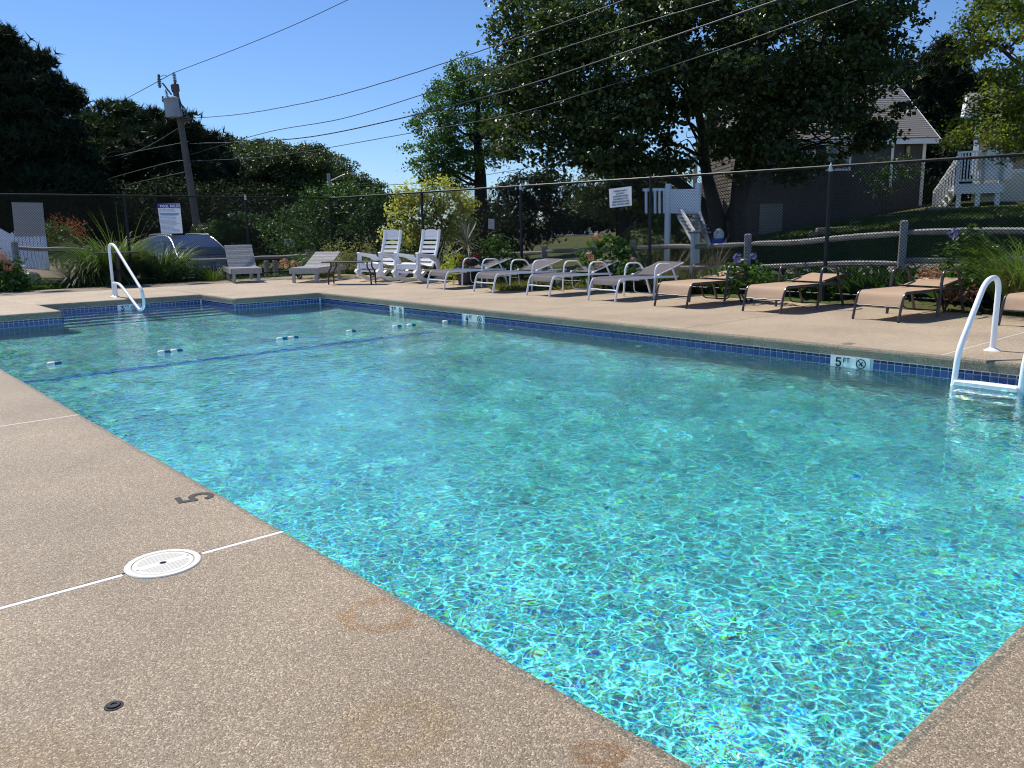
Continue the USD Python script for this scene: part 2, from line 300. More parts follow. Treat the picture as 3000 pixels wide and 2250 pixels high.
def marker(txt, o, ex, ez, n, L):
    """depth marker tile set in the tile band: o = upper left, ex along, n out of the wall"""
    ex, ez, n, o = [np.array(a, float) for a in (ex, ez, n, o)]; H = .135
    M = np.stack([ex, ez, n]); mb = MB()
    for q in range(3):
        c = o+ex*(L*(q+.5)/3)-ez*H/2+n*.004
        MB().box(c, (L/3-.004, H, .009), M=M.T).build('depth_marker_tile', m_tilewh, pool)
    b_ = o+n*.009
    flat_text(txt, .095, M, b_+ex*.05-ez*.118, 'depth_digit', m_ink, pool)
    flat_text('FT', .046, M, b_+ex*.145-ez*.066, 'depth_lettering', m_ink, pool, True)
    c = b_+ex*(L-.10)-ez*.068+n*.001; th = np.arange(28)/28*2*np.pi
    s_ = MB(); s_.tube(c+.05*(np.cos(th)[:, None]*ex+np.sin(th)[:, None]*ez), .0055, 4, closed=True)
    s_.beam(c+.033*(-ex+ez)*1.0, c+.033*(ex-ez), .009, .003, up=n); s_.beam(c+.02*(ex+ez), c-.022*(ex+ez), .010, .003, up=n); s_.beam(c+.004*(ex-ez), c+(.026*-ez+.008*ex), .008, .003, up=n)
    s_.build('no_diving_symbol', m_ink, pool)
for (ax, c, a, b), txt in zip(marks, ['5', '4', '3', '3']):
    if ax == 'y': marker(txt, (c-.001, a, -.108), (0, -1, 0), (0, 0, 1), (-1, 0, 0), a-b)
    else: marker(txt, (a, c-.001, -.108), (1, 0, 0), (0, 0, 1), (0, -1, 0), b-a)
# cobalt tile line over the floor under the safety rope, running up the far wall
lb = MB(); xs = np.arange(X0+.02, X1, .153)
for q, x in enumerate(xs):
    MB().box((x+.0765, 11.1, floor_z(11.1)+.004), (.148, .15, .012)).build('line_tile', m_bluel, pool)
for q in range(6): MB().box((X1-.004, 11.1, floor_z(11.1)+.09+q*.153), (.012, .15, .148)).build('line_tile', m_bluel, pool)
m_drain = mat('drain_plastic', (.62, .68, .66), .5); m_grate = mat('drain_slot', (.16, .2, .2), .8)
# drains on the deep floor, return fittings in the wall
for x in (3.79, 5.54):
    dm = MB(); dm.tm(trimesh.creation.cylinder(.13, .03, sections=28).apply_translation((x, 2.5, floor_z(2.5)+.02))); dm.build('floor_drain', m_drain, pool)
    sl = MB()
    for q in range(-4, 5): sl.box((x+q*.024, 2.5, floor_z(2.5)+.04), (.008, 2*math.sqrt(.11**2-(q*.024)**2), .012))
    sl.build('drain_grate', m_grate, pool)
for y in (4.2, 7.2, 9.8, 2.6): MB().tm(trimesh.creation.cylinder(.045, .03, sections=16).apply_transform(trimesh.transformations.rotation_matrix(np.pi/2, [0, 1, 0])).apply_translation((X1, y, -.62))).build('return_fitting', m_white, pool)
# coping: rounded concrete edge around the pool
prof = [(.0, -.108), (-.002, -.035), (.004, -.016), (.014, -.005), (.03, -.0005), (.05, .0)]
rings = [np.array(Polygon(rounded(pool_poly, .07, 4)).exterior.coords)[:-1]]
def offset_ring(r_, d):
    p = r_; t = np.roll(p, -1, 0)-np.roll(p, 1, 0); t /= np.linalg.norm(t, axis=1, keepdims=True); nrm = np.stack([t[:, 1], -t[:, 0]], 1); return p+nrm*d
def densify(r_, step):
    out = []
    for a, b in zip(r_, np.roll(r_, -1, 0)):
        k_ = max(1, int(np.linalg.norm(b-a)/step)); out += [a+(b-a)*t for t in np.arange(k_)/k_]
    return np.array(out)
cr = densify(ring, .05); cb = MB(); n = len(cr); V = []
if Polygon(cr).exterior.is_ccw is False: cr = cr[::-1]
wob = (meshkit.fbm(np.c_[cr*9, np.zeros(n)], 3)-.5)
for d_, z_ in prof:
    o_ = offset_ring(cr, d_)+offset_ring(cr*0, 0)*0 if False else offset_ring(cr, d_); o_ = o_+(offset_ring(cr, 1.)-cr)*((wob*.012)[:, None] if d_ < .02 and z_ > -.1 else 0); zz = np.full(n, z_) + (wob*.004 if -.05 < z_ < -.001 else 0); o_ = o_ - 0
    V.append(np.c_[o_, zz])
i = np.arange(n); j = (i+1) % n
for q in range(len(prof)-1): cb.add(np.vstack([V[q], V[q+1]]), np.stack([i, j, j+n, i+n], 1))
cb.build('coping_edge', m_cope, pool, smooth=True)
# the water itself
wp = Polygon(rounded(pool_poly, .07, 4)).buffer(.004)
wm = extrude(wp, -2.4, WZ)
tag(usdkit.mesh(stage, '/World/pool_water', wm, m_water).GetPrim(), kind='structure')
used[('/World', 'pool_water')] = 1

# ------------------------------------------------------------------ deck of concrete slabs
deck = struct('pool_deck')
DX1, DY1 = 12.95, 22.28
hole = Polygon(rounded(pool_poly, .07, 4)).buffer(.0495).buffer(0)
near_slabs = [[(-8, -8), (DX1, -8), (DX1, .81), (X0, .81), (X0+.05, 1.09), (-8, 1.09)], [(-8, 1.09), (X0+.06, 1.09), (X0+.06, 3.37), (-8, 3.37)], [(-8, 3.37), (X0+.06, 3.37), (X0+.06, 6.7), (-8, 6.7)], [(-8, 6.7), (X0+.06, 6.7), (X0+.06, 10.), (-8, 10.)]]
far_slabs = [[(-8, 10.), (X0+.1, 10.), (X0+.1, 13.3), (-8, 13.3)], [(-8, 13.3), (X0+.1, 13.3), (X0+.1, 16), (3.65, 16), (3.65, 17.72), (3.3, DY1), (-8, DY1)], [(3.65, 17.72), (3.65, 17.6), (6.75, 17.6), (6.82, DY1), (3.3, DY1)],
             [(6.75, 17.72), (6.75, 15.9), (8.7, 15.9), (8.7, 16.02), (DX1, 17.95), (DX1, DY1), (6.82, DY1)], [(8.6, 15.95), (8.6, 13.0), (DX1, 13.05), (DX1, 17.95), (8.7, 16.02)]]
ydiv = [.81, 3.30, 6.53, 9.66, 13.0]
far_slabs += [[(8.6, a), (DX1, a), (DX1, b), (8.6, b)] for a, b in zip(ydiv[:-1], ydiv[1:])]
for sl, mm in [(s_, m_near) for s_ in near_slabs]+[(s_, m_far) for s_ in far_slabs]:
    g_ = Polygon(sl).buffer(-.006, join_style=2).difference(hole)
    for part in getattr(g_, 'geoms', [g_]):
        if part.area > .05: usdkit.mesh(stage, path_for(deck, 'slab'), extrude(part, -.14, 0.), mm)
ju = MB(); ju.box((2.4, 7, -.13), (20.9, 30.4, .004))
base_ = Polygon([(-8, -8), (DX1, -8), (DX1, DY1), (-8, DY1)]).difference(Polygon(pool_poly).buffer(.06))
usdkit.mesh(stage, path_for(deck, 'joint_bed'), extrude(base_, -.16, -.020), m_dark)
# white joint filler
def filler(a, b, w=.016, z=.002):
    a, b = np.array([*a, z-.012]), np.array([*b, z-.012]); MB().beam(a, b, w, .02).build('joint_filler', m_caulk, deck)
filler((-8, 3.358), (.87, 3.358), .022, .003); filler((1.19, 3.358), (X0-.02, 3.358), .022, .003); filler((-8, 6.70), (X0-.03, 6.70), .012); filler((-8, 10.), (X0-.03, 10.), .012); filler((-8, 1.085), (X0-.03, 1.085))
filler((X1+.06, 3.30), (DX1, 3.30), .016); filler((X1+.07, 9.66), (11.1, 9.66), .006, -.0035); filler((8.85, 16.09), (DX1, 17.93), .012, .001); filler((6.79, 18.1), (6.82, 19.4), .014); filler((3.63, 17.95), (3.33, 22), .016); filler((X1+.08, 13.0), (10.4, 13.02), .006, -.0035)

# ---- things set in or painted on the deck
sk = thing('skimmer_lid', 'round white skimmer cover with a dark centre hole set in the near deck', 'skimmer cover', (1.03, 3.362, 0))
for name, r0, r1, z in (('outer_ring', .122, .148, .006), ('lid_plate', .0, .119, .0055)):
    prof_ = [(r0, 0), (r0, z), (r1-.003, z), (r1, z-.003), (r1, -.0)] if r0 else [(.014, -.004), (.014, z), (r1-.002, z), (r1, z-.002), (r1, -.004)]
    m_ = trimesh.creation.revolve(np.array(prof_), sections=64); MB().tm(m_).build(name, mat('ivory_plastic', (.70, .67, .58), .5, .4) if r0 else '/World/Looks/ivory_plastic', sk)
MB().tm(trimesh.creation.cylinder(.0145, .002, sections=24).apply_translation((0, 0, .0028))).build('centre_hole', m_dark, sk)
rb = MB()
for q in range(-7, 8):
    h_ = math.sqrt(max(.1**2-(q*.013)**2, 0)); 
    if abs(q) > 1: rb.box((q*.013, 0, .0058), (.002, 2*h_, .0016))
    if abs(q) > 1: rb.box((0, q*.013, .0058), (2*h_, .002, .0016))
rb.build('tread_ribs', '/World/Looks/ivory_plastic', sk)
for sx in (-1, 1): MB().tm(trimesh.creation.cylinder(.006, .003, sections=12).apply_translation((sx*.105, sx*.01, .006))).build('screw', m_galv, sk)
cp = thing('deck_anchor_cap', 'small round black anchor cap set in the near deck', 'anchor cap', (.56, 2.40, 0))
MB().tm(trimesh.creation.revolve(np.array([(0, .0), (0, .003), (.008, .003), (.009, .006), (.017, .006), (.019, .003), (.021, 0)]), sections=24)).build('cap', m_black, cp)
MB().tm(trimesh.creation.revolve(np.array([(.0195, 0), (.0195, .002), (.026, .002), (.027, 0)]), sections=24)).build('rim', m_black, cp)
def painted(txt, c, upv, h, label, worn):
    upv = np.array([*upv, 0.]); upv /= np.linalg.norm(upv); ex = np.cross(upv, [0, 0, 1.]); M = np.stack([ex, upv, [0, 0, 1]])
    tmm = meshkit.text_mesh(txt, h, .0012, True); v = np.array(tmm.vertices); v -= (v.max(0)+v.min(0))/2*[1, 1, 0]; v[:, 0] *= 1.05
    pth = path_for(None, 'painted_digit'); usdkit.mesh(stage, pth, (v@M+np.array([*c, .0015]), np.array(tmm.faces)), worn)
    tag(stage.GetPrimAtPath(pth), label, 'deck marking')
painted('5', (1.452, 4.125), (-1, .12), .17, 'black painted figure 5 on the near deck beside the skimmer cover', mat('worn_black_paint', (.03, .03, .033), .7, .3, var=(.075, .065, .055), scale=60))
painted('5', (8.85, 4.34), (1, 0), .15, 'faded painted figure 5 on the far deck above the depth tile', mat('faded_paint', (.13, .10, .085), .8, .2, var=(.26, .2, .15), scale=60))

# ------------------------------------------------------------------ pool fittings
def rail_tube(pts, rad, r=.024): return round_path(pts, rad, 8), r
hr = thing('pool_handrail', 'white bent tube handrail rising from the deck over the entry steps', 'handrail', (5.27, 18.66, 0))
pl, r_ = rail_tube([(0, 0, .27), (0, 0, 1.09), (0, -.34, 1.09), (0, -1.86, .2), (0, -1.88, -.10), (0, -1.62, -.20), (0, -.46, .285), (0, 0, .29)], [0, .16, .16, .22, .16, .14, .16, 0])
MB().tube(pl, .029, 12).build('tube', m_white, hr, smooth=50)
MB().tube([(0, 0, 0), (0, 0, .30)], .029, 12).build('post', m_white, hr, smooth=50); MB().tube([(0, -.17, 0), (0, -.17, .26)], .027, 12).build('post', m_white, hr, smooth=50)
for y in (0, -.17): MB().tm(trimesh.creation.revolve(np.array([(.028, .03), (.05, .014), (.078, 0.001)]), sections=28).apply_translation((0, y, 0))).build('escutcheon', m_white, hr, smooth=50)
ld = thing('pool_ladder', 'white pool ladder with arched grab rail and treads at the water', 'ladder', (0, 0, 0))
for y in (3.05, 2.47):
    p_ = round_path([(9.37, y, 0), (9.38, y, .76), (9.02, y, .76), (8.46, y, .10), (8.40, y, -.35), (8.40, y, -1.3)], [0, .2, .2, .14, .4, 0], 8)
    MB().tube(p_, .028, 12).build('grab_rail', m_white, ld, smooth=50)
    MB().tm(trimesh.creation.revolve(np.array([(.027, .032), (.06, .014), (.085, .001)]), sections=28).apply_translation((9.37, y, 0))).build('escutcheon', m_white, ld, smooth=50)
for z in (-.20, -.50, -.80): MB().box((8.42, 2.76, z), (.12, .56, .05), ch=.012).build('tread', m_white, ld)
rope = thing('safety_rope', 'float line of white and blue floats across the pool', 'float line', (0, 0, 0))
m_rope = mat('blue_rope', (.05, .12, .25), .8); m_flw = mat('float_white', (.72, .70, .62), .5); m_flb = mat('float_blue', (.008, .12, .22), .45)
pts_ = [(x, 11.08+.03*math.sin(x*1.3), WZ-.012-.01*abs(math.sin(x*2))) for x in np.linspace(X0, X1, 60)]
MB().tube(pts_, .006, 5).build('rope', m_rope, rope)
for x in (2.37, 3.66, 3.82, 5.35, 5.53, 6.50, 7.32, 7.59, 8.30):
    an = rnd.uniform(-.12, .12); ca, sa = math.cos(an), math.sin(an)
    rot = trimesh.transformations.rotation_matrix(an, [0, 0, 1])@trimesh.transformations.rotation_matrix(np.pi/2, [0, 1, 0])
    c = (x, 11.08+.03*math.sin(x*1.3), WZ+.004)
    f0 = trimesh.creation.revolve(np.array([(.006, -.078), (.024, -.078), (.033, -.068), (.036, -.05), (.036, 0), (.0, .0)]), sections=16).apply_transform(rot).apply_translation(c)
    f1 = trimesh.creation.revolve(np.array([(0, 0), (.036, 0), (.036, .05), (.033, .068), (.024, .078), (.006, .078)]), sections=16).apply_transform(rot).apply_translation(c)
    fl_ = MB().tm(f0).build('float', m_flw, rope, smooth=40); MB().tm(f1).build('blue_half', m_flb, fl_, smooth=40)

# ------------------------------------------------------------------ chain link fence
def fence(name, label, a, b, posts, H=2.24, gal=()):
    a, b = np.array([*a, 0.]), np.array([*b, 0.]); L = np.linalg.norm(b-a); d = (b-a)/L; nrm = np.array([-d[1], d[0], 0]); f = thing(name, label, 'fence')
    MB().tube([a+[0, 0, H], b+[0, 0, H]], .024, 8).build('top_rail', m_black, f, smooth=40)
    for t in np.arange(1.6, L, 3.3): MB().tube([a+d*t+[0, 0, H], a+d*(t+.12)+[0, 0, H]], .0262, 8).build('rail_sleeve', m_black, f, smooth=40)
    MB().tube([a+[0, 0, .13], b+[0, 0, .13]], .02, 8).build('bottom_rail', m_black, f, smooth=40)
    for t in posts:
        p = a+d*t-nrm*.0; pp = MB().tube([p+[0, 0, -.1], p+[0, 0, H-.03]], .032, 10).build('post', m_black, f, smooth=40)
        cap = MB(); cap.tm(trimesh.creation.revolve(np.array([(0, .075), (.012, .07), (.016, .04), (.03, .03), (.036, 0), (.036, -.07), (.032, -.07)]), sections=12).apply_translation(p+[0, 0, H-.01])); cap.build('loop_cap', m_galv if t in gal else m_black, pp, smooth=40)
        for z in (.6, 1.15, 1.7): MB().tm(trimesh.creation.cylinder(.0345, .018, sections=10).apply_translation(p+[0, 0, z])).build('band', m_black, pp)
    # woven wires: zigzags that meet in diamonds
    cw, ch = .0285, .056; n = int(L/cw); m = int((H-.13)/ch*2); pts = []; off = nrm*.012
    zz = .13+np.arange(m+1)*ch/2; alt = (np.arange(m+1) % 2)
    for q in range(n):
        for sg in (0,):
            t = (q+.5+(alt-.5)*1.0*(1 if q % 2 == 0 else -1))*cw
            pts.append(a+np.outer(t, d)+np.outer(zz, [0, 0, 1])+off*(1 if q % 2 else -1)*.15)
    cv = UsdGeom.BasisCurves.Define(stage, path_for(f, 'chain_link')); P = np.vstack(pts)
    cv.CreateTypeAttr('linear'); cv.CreatePointsAttr(Vt.Vec3fArray.FromNumpy(P.astype(np.float32))); cv.CreateCurveVertexCountsAttr(Vt.IntArray([m+1]*n)); cv.CreateWidthsAttr(Vt.FloatArray([.0062])); cv.SetWidthsInterpolation('constant')
    UsdShade.MaterialBindingAPI.Apply(cv.GetPrim()).Bind(m_wire); tag(cv.GetPrim(), kind='stuff')
    return f
FCX, FCY = 12.72, 22.5
fence('chain_link_fence', 'black chain link fence across the far left end of the deck', (-1.0, FCY), (FCX, FCY), [1.44, 4.64, 7.84, 11.04, 13.68], gal=(11.04,))
FB = (13.62, .8); fd = np.array([FB[0]-FCX, FB[1]-FCY]); FL = np.linalg.norm(fd); fd /= FL
fence('chain_link_fence', 'black chain link fence behind the row of loungers', (FCX, FCY), FB, [(FCY-y)/abs(fd[1]) for y in (18.1, 14.4, 10.73, 7.05, 3.4)], gal=((FCY-14.4)/abs(fd[1]), (FCY-7.05)/abs(fd[1])))
def fx(y): return FCX+(FCY-y)/abs(fd[1])*fd[0]
# ---- signs hung on the fence
m_sign = mat('sign_white', (.82, .82, .82), .4); m_signblue = mat('sign_blue', (.02, .05, .28), .4); m_signgrey = mat('panel_grey', (.40, .40, .40), .5)
def sign(name, label, corners, n, th, mt):
    """board from four corners: upper left, upper right, lower right, lower left"""
    c = [np.array(q, float) for q in corners]; n = np.array(n, float)*th/2
    t = thing(name, label, 'sign'); v = [q+n for q in c]+[q-n for q in c]
    m_ = trimesh.convex.convex_hull(np.array(v)); MB().tm(m_).build('board', mt, t); return t, c
sg, c = sign('pool_rules_sign', 'white pool rules sign with a blue heading hung on the left fence', [(7.62, 22.44, 2.035), (8.20, 22.44, 2.045), (8.21, 22.44, 1.28), (7.65, 22.44, 1.275)], (0, 1, 0), .008, m_sign)
ex = np.array([1, 0, .015]); ez = np.array([-.03, 0, -1.]); o = c[0]+np.array([0, -.0055, 0])
MB().box(o+ex*.29+ez*.058, (.575, .003, .105)).build('blue_heading', m_signblue, sg)
M_ = np.array([[1, 0, .015], [0, 0, 1.], [0, -1, 0]])
flat_text('POOL RULES', .062, M_, o+ex*.055+ez*.088+[0, -.003, 0], 'heading_lettering', m_sign, sg)
ln = MB(); hb = MB()
for q in range(19):
    z = .145+q*.031+.012*(q > 2)+.012*(q > 6)
    if q in (3, 4): hb.box(o+ex*.29+ez*z+[.012*0, 0, 0], (.50-.04*(q == 4), .003, .030)); continue
    x = .03+q*.0008; w_ = rnd.uniform(.36, .52)
    while x < w_:
        l_ = rnd.uniform(.018, .06); ln.box(o+ex*(x+l_/2)+ez*z, (l_, .002, .010)); x += l_+.009
tag(ln.build('small_print', mat('print_blue', (.10, .14, .30), .5), sg), kind='stuff'); hb.build('highlight_band', mat('pale_blue', (.22, .34, .62), .5), sg)
sg, c = sign('notice_board_back', 'blank grey board hung behind the mesh at the left end of the fence', [(4.34, 22.56, 2.06), (4.99, 22.56, 2.05), (4.97, 22.56, 1.255), (4.32, 22.56, 1.265)], (0, 1, 0), .012, m_signgrey)
nf = np.array([fd[1], -fd[0], 0]); nf = nf if nf[0] < 0 else -nf   # towards the pool
def onf(x, y, out=.05): return onp(x, y, np.array([FCX, FCY, 0])+nf*out, nf)
sg, c = sign('supervision_sign', 'white sign telling parents to supervise children, hung between two fence posts', [onf(1784, 554), onf(1850, 545.5), onf(1851, 602), onf(1787, 609)], nf, .006, m_sign)
ex = (c[1]-c[0])/np.linalg.norm(c[1]-c[0]); ez = np.cross(nf, ex); ez = ez if ez[2] > 0 else -ez; wS = np.linalg.norm(c[1]-c[0])
M_ = np.stack([ex, ez, nf])
for q, t_ in enumerate(['PARENTS MUST', 'ACTIVELY', 'SUPERVISE THEIR', 'CHILDREN AT ALL', 'TIMES WHEN IN THE', 'POOL OR POOL AREA']):
    h_ = .032; tm_ = meshkit.text_mesh(t_, h_, .002, True); w_ = tm_.bounds[1][0]; k_ = min(1., .53/w_); off = (wS-w_*k_)/2
    v = np.array(tm_.vertices)*[k_, 1, 1]
    usdkit.mesh(stage, path_for(sg, 'sign_lettering'), (v@M_+c[0]+ex*off-ez*(.078+q*.054)+nf*.004, np.array(tm_.faces)), m_ink)
sg, c = sign('paper_notice', 'small white notice hung on the fence behind the flower pot', [onf(1431, 640, -.03), onf(1448, 643, -.03), onf(1448, 672, -.03), onf(1430, 670, -.03)], nf, .004, m_sign)

# ------------------------------------------------------------------ loungers with slings
m_frw = mat('white_frame', (.72, .73, .75), .35); m_frb = mat('bronze_frame', (.045, .030, .026), .3, .6)
m_slg = mat('grey_sling', (.095, .083, .087), .75, .3, var=(.13, .117, .12), scale=30, obj=True, bump=.15, bscale=400)
m_slt = mat('tan_sling', (.46, .315, .205), .7, .3, var=(.41, .28, .18), scale=5, obj=True, bump=.15, bscale=400)
def sheet(path_sz, w, th=.004, sag=.012, nw=7):
    """cloth stretched along a side profile (s, z), width w"""
    P = np.asarray(path_sz, float); m = len(P); u = np.linspace(-1, 1, nw)
    T = np.gradient(P, axis=0); T /= np.linalg.norm(T, axis=1, keepdims=True); Nn = np.stack([-T[:, 1], T[:, 0]], 1)
    tp = np.zeros((m, nw, 3)); bt = np.zeros((m, nw, 3)); e = np.minimum(1, np.minimum(np.arange(m), np.arange(m)[::-1])/3.)
    for k, uu in enumerate(u):
        s_ = -sag*(1-uu*uu)*e
        for arr, dd in ((tp, th/2), (bt, -th/2)):
            arr[:, k, 0] = P[:, 0]+Nn[:, 0]*(s_+dd); arr[:, k, 2] = P[:, 1]+Nn[:, 1]*(s_+dd); arr[:, k, 1] = uu*w/2
    v = np.vstack([tp.reshape(-1, 3), bt.reshape(-1, 3)]); i, j = np.meshgrid(np.arange(m-1), np.arange(nw-1), indexing='ij')
    a = (i*nw+j).ravel(); q = np.stack([a, a+nw, a+nw+1, a+1], 1); n_ = m*nw
    f = [q[:, ::-1] if True else q, q+n_]
    ed = []
    for k in (0, nw-1):
        for r_ in range(m-1): ed.append([r_*nw+k, (r_+1)*nw+k, (r_+1)*nw+k+n_, r_*nw+k+n_])
    for r_ in (0, m-1):
        for k in range(nw-1): ed.append([r_*nw+k, r_*nw+k+1, r_*nw+k+1+n_, r_*nw+k+n_])
    return v, np.vstack([f[0], f[1], np.array(ed)])
def sling_lounger(kind, label, loc, rz, group):
    white = kind == 'white'; fm, sm = (m_frw, m_slg) if white else (m_frb, m_slt); W_ = .66; rr = .017 if white else .0165
    t = thing('sling_lounger', label, 'lounger', loc, rz, group); y_ = W_/2
    zt_ = .385; prof = round_path([(.0, 0), (.055, .25), (.12, zt_), (1.2, zt_-.005), (1.74, zt_-.02)], [0, .25, .13, .3, 0], 7)
    for s_ in (-1, 1):
        MB().tube([(x, s_*y_, z) for x, z in prof], rr, 8, flat=1.3).build('side_rail', fm, t, smooth=50)
        if white: ap = round_path([(1.0, 0), (1.02, .36), (1.06, .625), (1.46, .615), (1.60, .40), (1.78, 0)], [0, .2, .16, .2, .3, 0], 8)
        else: ap = round_path([(.95, 0), (1.0, .40), (1.04, .655), (1.47, .63), (1.55, .42), (1.73, 0)], [0, .3, .1, .1, .3, 0], 8)
        MB().tube([(x, s_*(y_+.035), z) for x, z in ap], .022, 8, flat=.62 if not white else .75).build('arm', fm, t, smooth=50)
        MB().tm(trimesh.creation.cylinder(.022, .05, sections=10).apply_transform(trimesh.transformations.rotation_matrix(np.pi/2, [1, 0, 0])).apply_translation((1.2, s_*(y_-.02), zt_+.02))).build('pivot', fm, t)
    for x, z in ((.045, .2), (.62, .352), (1.70, .345)): MB().tube([(x, -y_, z), (x, y_, z)], .012, 8).build('crossbar', fm, t, smooth=50)
    # curved brace under the middle
    MB().tube([(.55+.55*q, y2, .335-.05*math.sin(q*math.pi)) for q in np.linspace(0, 1, 8) for y2 in (y_-.02,)], .009, 6).build('brace', fm, t, smooth=50)
    MB().tube(round_path([(1.16, y_-.07, .34), (1.18, y_-.07, .07), (1.24, -y_+.07, .07), (1.22, -y_+.07, .34)], .09, 6), .011, 6).build('back_prop', fm, t, smooth=50)
    seat = np.array([p for p in prof if (p[1] > .17 if not white else p[1] > .26) and p[0] < 1.2]); seat = np.vstack([seat, [(1.19, zt_-.003)]])
    sv = densify_line(seat, .05); sv[:, 1] += .012
    v, f = sheet(sv, W_-.03); MB().add(v, f).build('seat_sling', sm, t, smooth=45)
    ang = math.radians(15 if white else 8); L_ = .80; h0 = np.array([1.17, zt_+.025])
    bp = np.array([h0+np.array([math.cos(ang), math.sin(ang)])*q*L_ for q in np.linspace(0, 1, 14)])
    if not white: bp[-3:, 1] -= np.array([.006, .02, .05])
    for s_ in (-1, 1): MB().tube([(x, s_*(y_-.045), z-.008) for x, z in bp], rr*.85, 8).build('back_rail', fm, t, smooth=50)
    MB().tube([(bp[-1][0], -(y_-.045), bp[-1][1]-.008), (bp[-1][0], y_-.045, bp[-1][1]-.008)], rr*.85, 8).build('head_bar', fm, t, smooth=50)
    v, f = sheet(bp+[0, .008], W_-.12); MB().add(v, f).build('back_sling', sm, t, smooth=45)
    return t
def densify_line(P, step):
    out = [P[0]]
    for a, b in zip(P[:-1], P[1:]):
        k_ = max(1, int(np.linalg.norm(b-a)/step)); out += [a+(b-a)*q/k_ for q in range(1, k_+1)]
    return np.array(out)
GW, GT = 'white framed grey sling loungers in a row', 'bronze framed tan sling loungers in a row'
wl = [((10.82, 14.78, 0), -2, 'white framed grey sling lounger standing in front of the flower pot'), ((10.87, 13.19, 0), -3, 'white framed grey sling lounger, second from the flower pot'),
      ((10.98, 11.66, 0), -2, 'white framed grey sling lounger, third from the flower pot'), ((10.98, 10.0, 0), -1, 'white framed grey sling lounger beside the first tan lounger')]
w0 = sling_lounger('white', wl[0][2], wl[0][0], wl[0][1], GW)
for loc, rz, lab in wl[1:]: copy_of(w0, 'sling_lounger', lab, loc, rz)
tl = [((10.85, 8.37, 0), -2, 'tan sling lounger with bronze frame next to the white loungers'), ((11.09, 6.84, 0), -2, 'tan sling lounger with bronze frame in the middle of the tan row'),
      ((11.15, 5.12, 0), -5, 'tan sling lounger with bronze frame just left of the ladder'), ((11.62, 3.42, 0), -6, 'tan sling lounger cut off by the right edge of the photo behind the ladder')]
t0 = sling_lounger('tan', tl[0][2], tl[0][0], tl[0][1], GT)
for loc, rz, lab in tl[1:]: copy_of(t0, 'sling_lounger', lab, loc, rz)

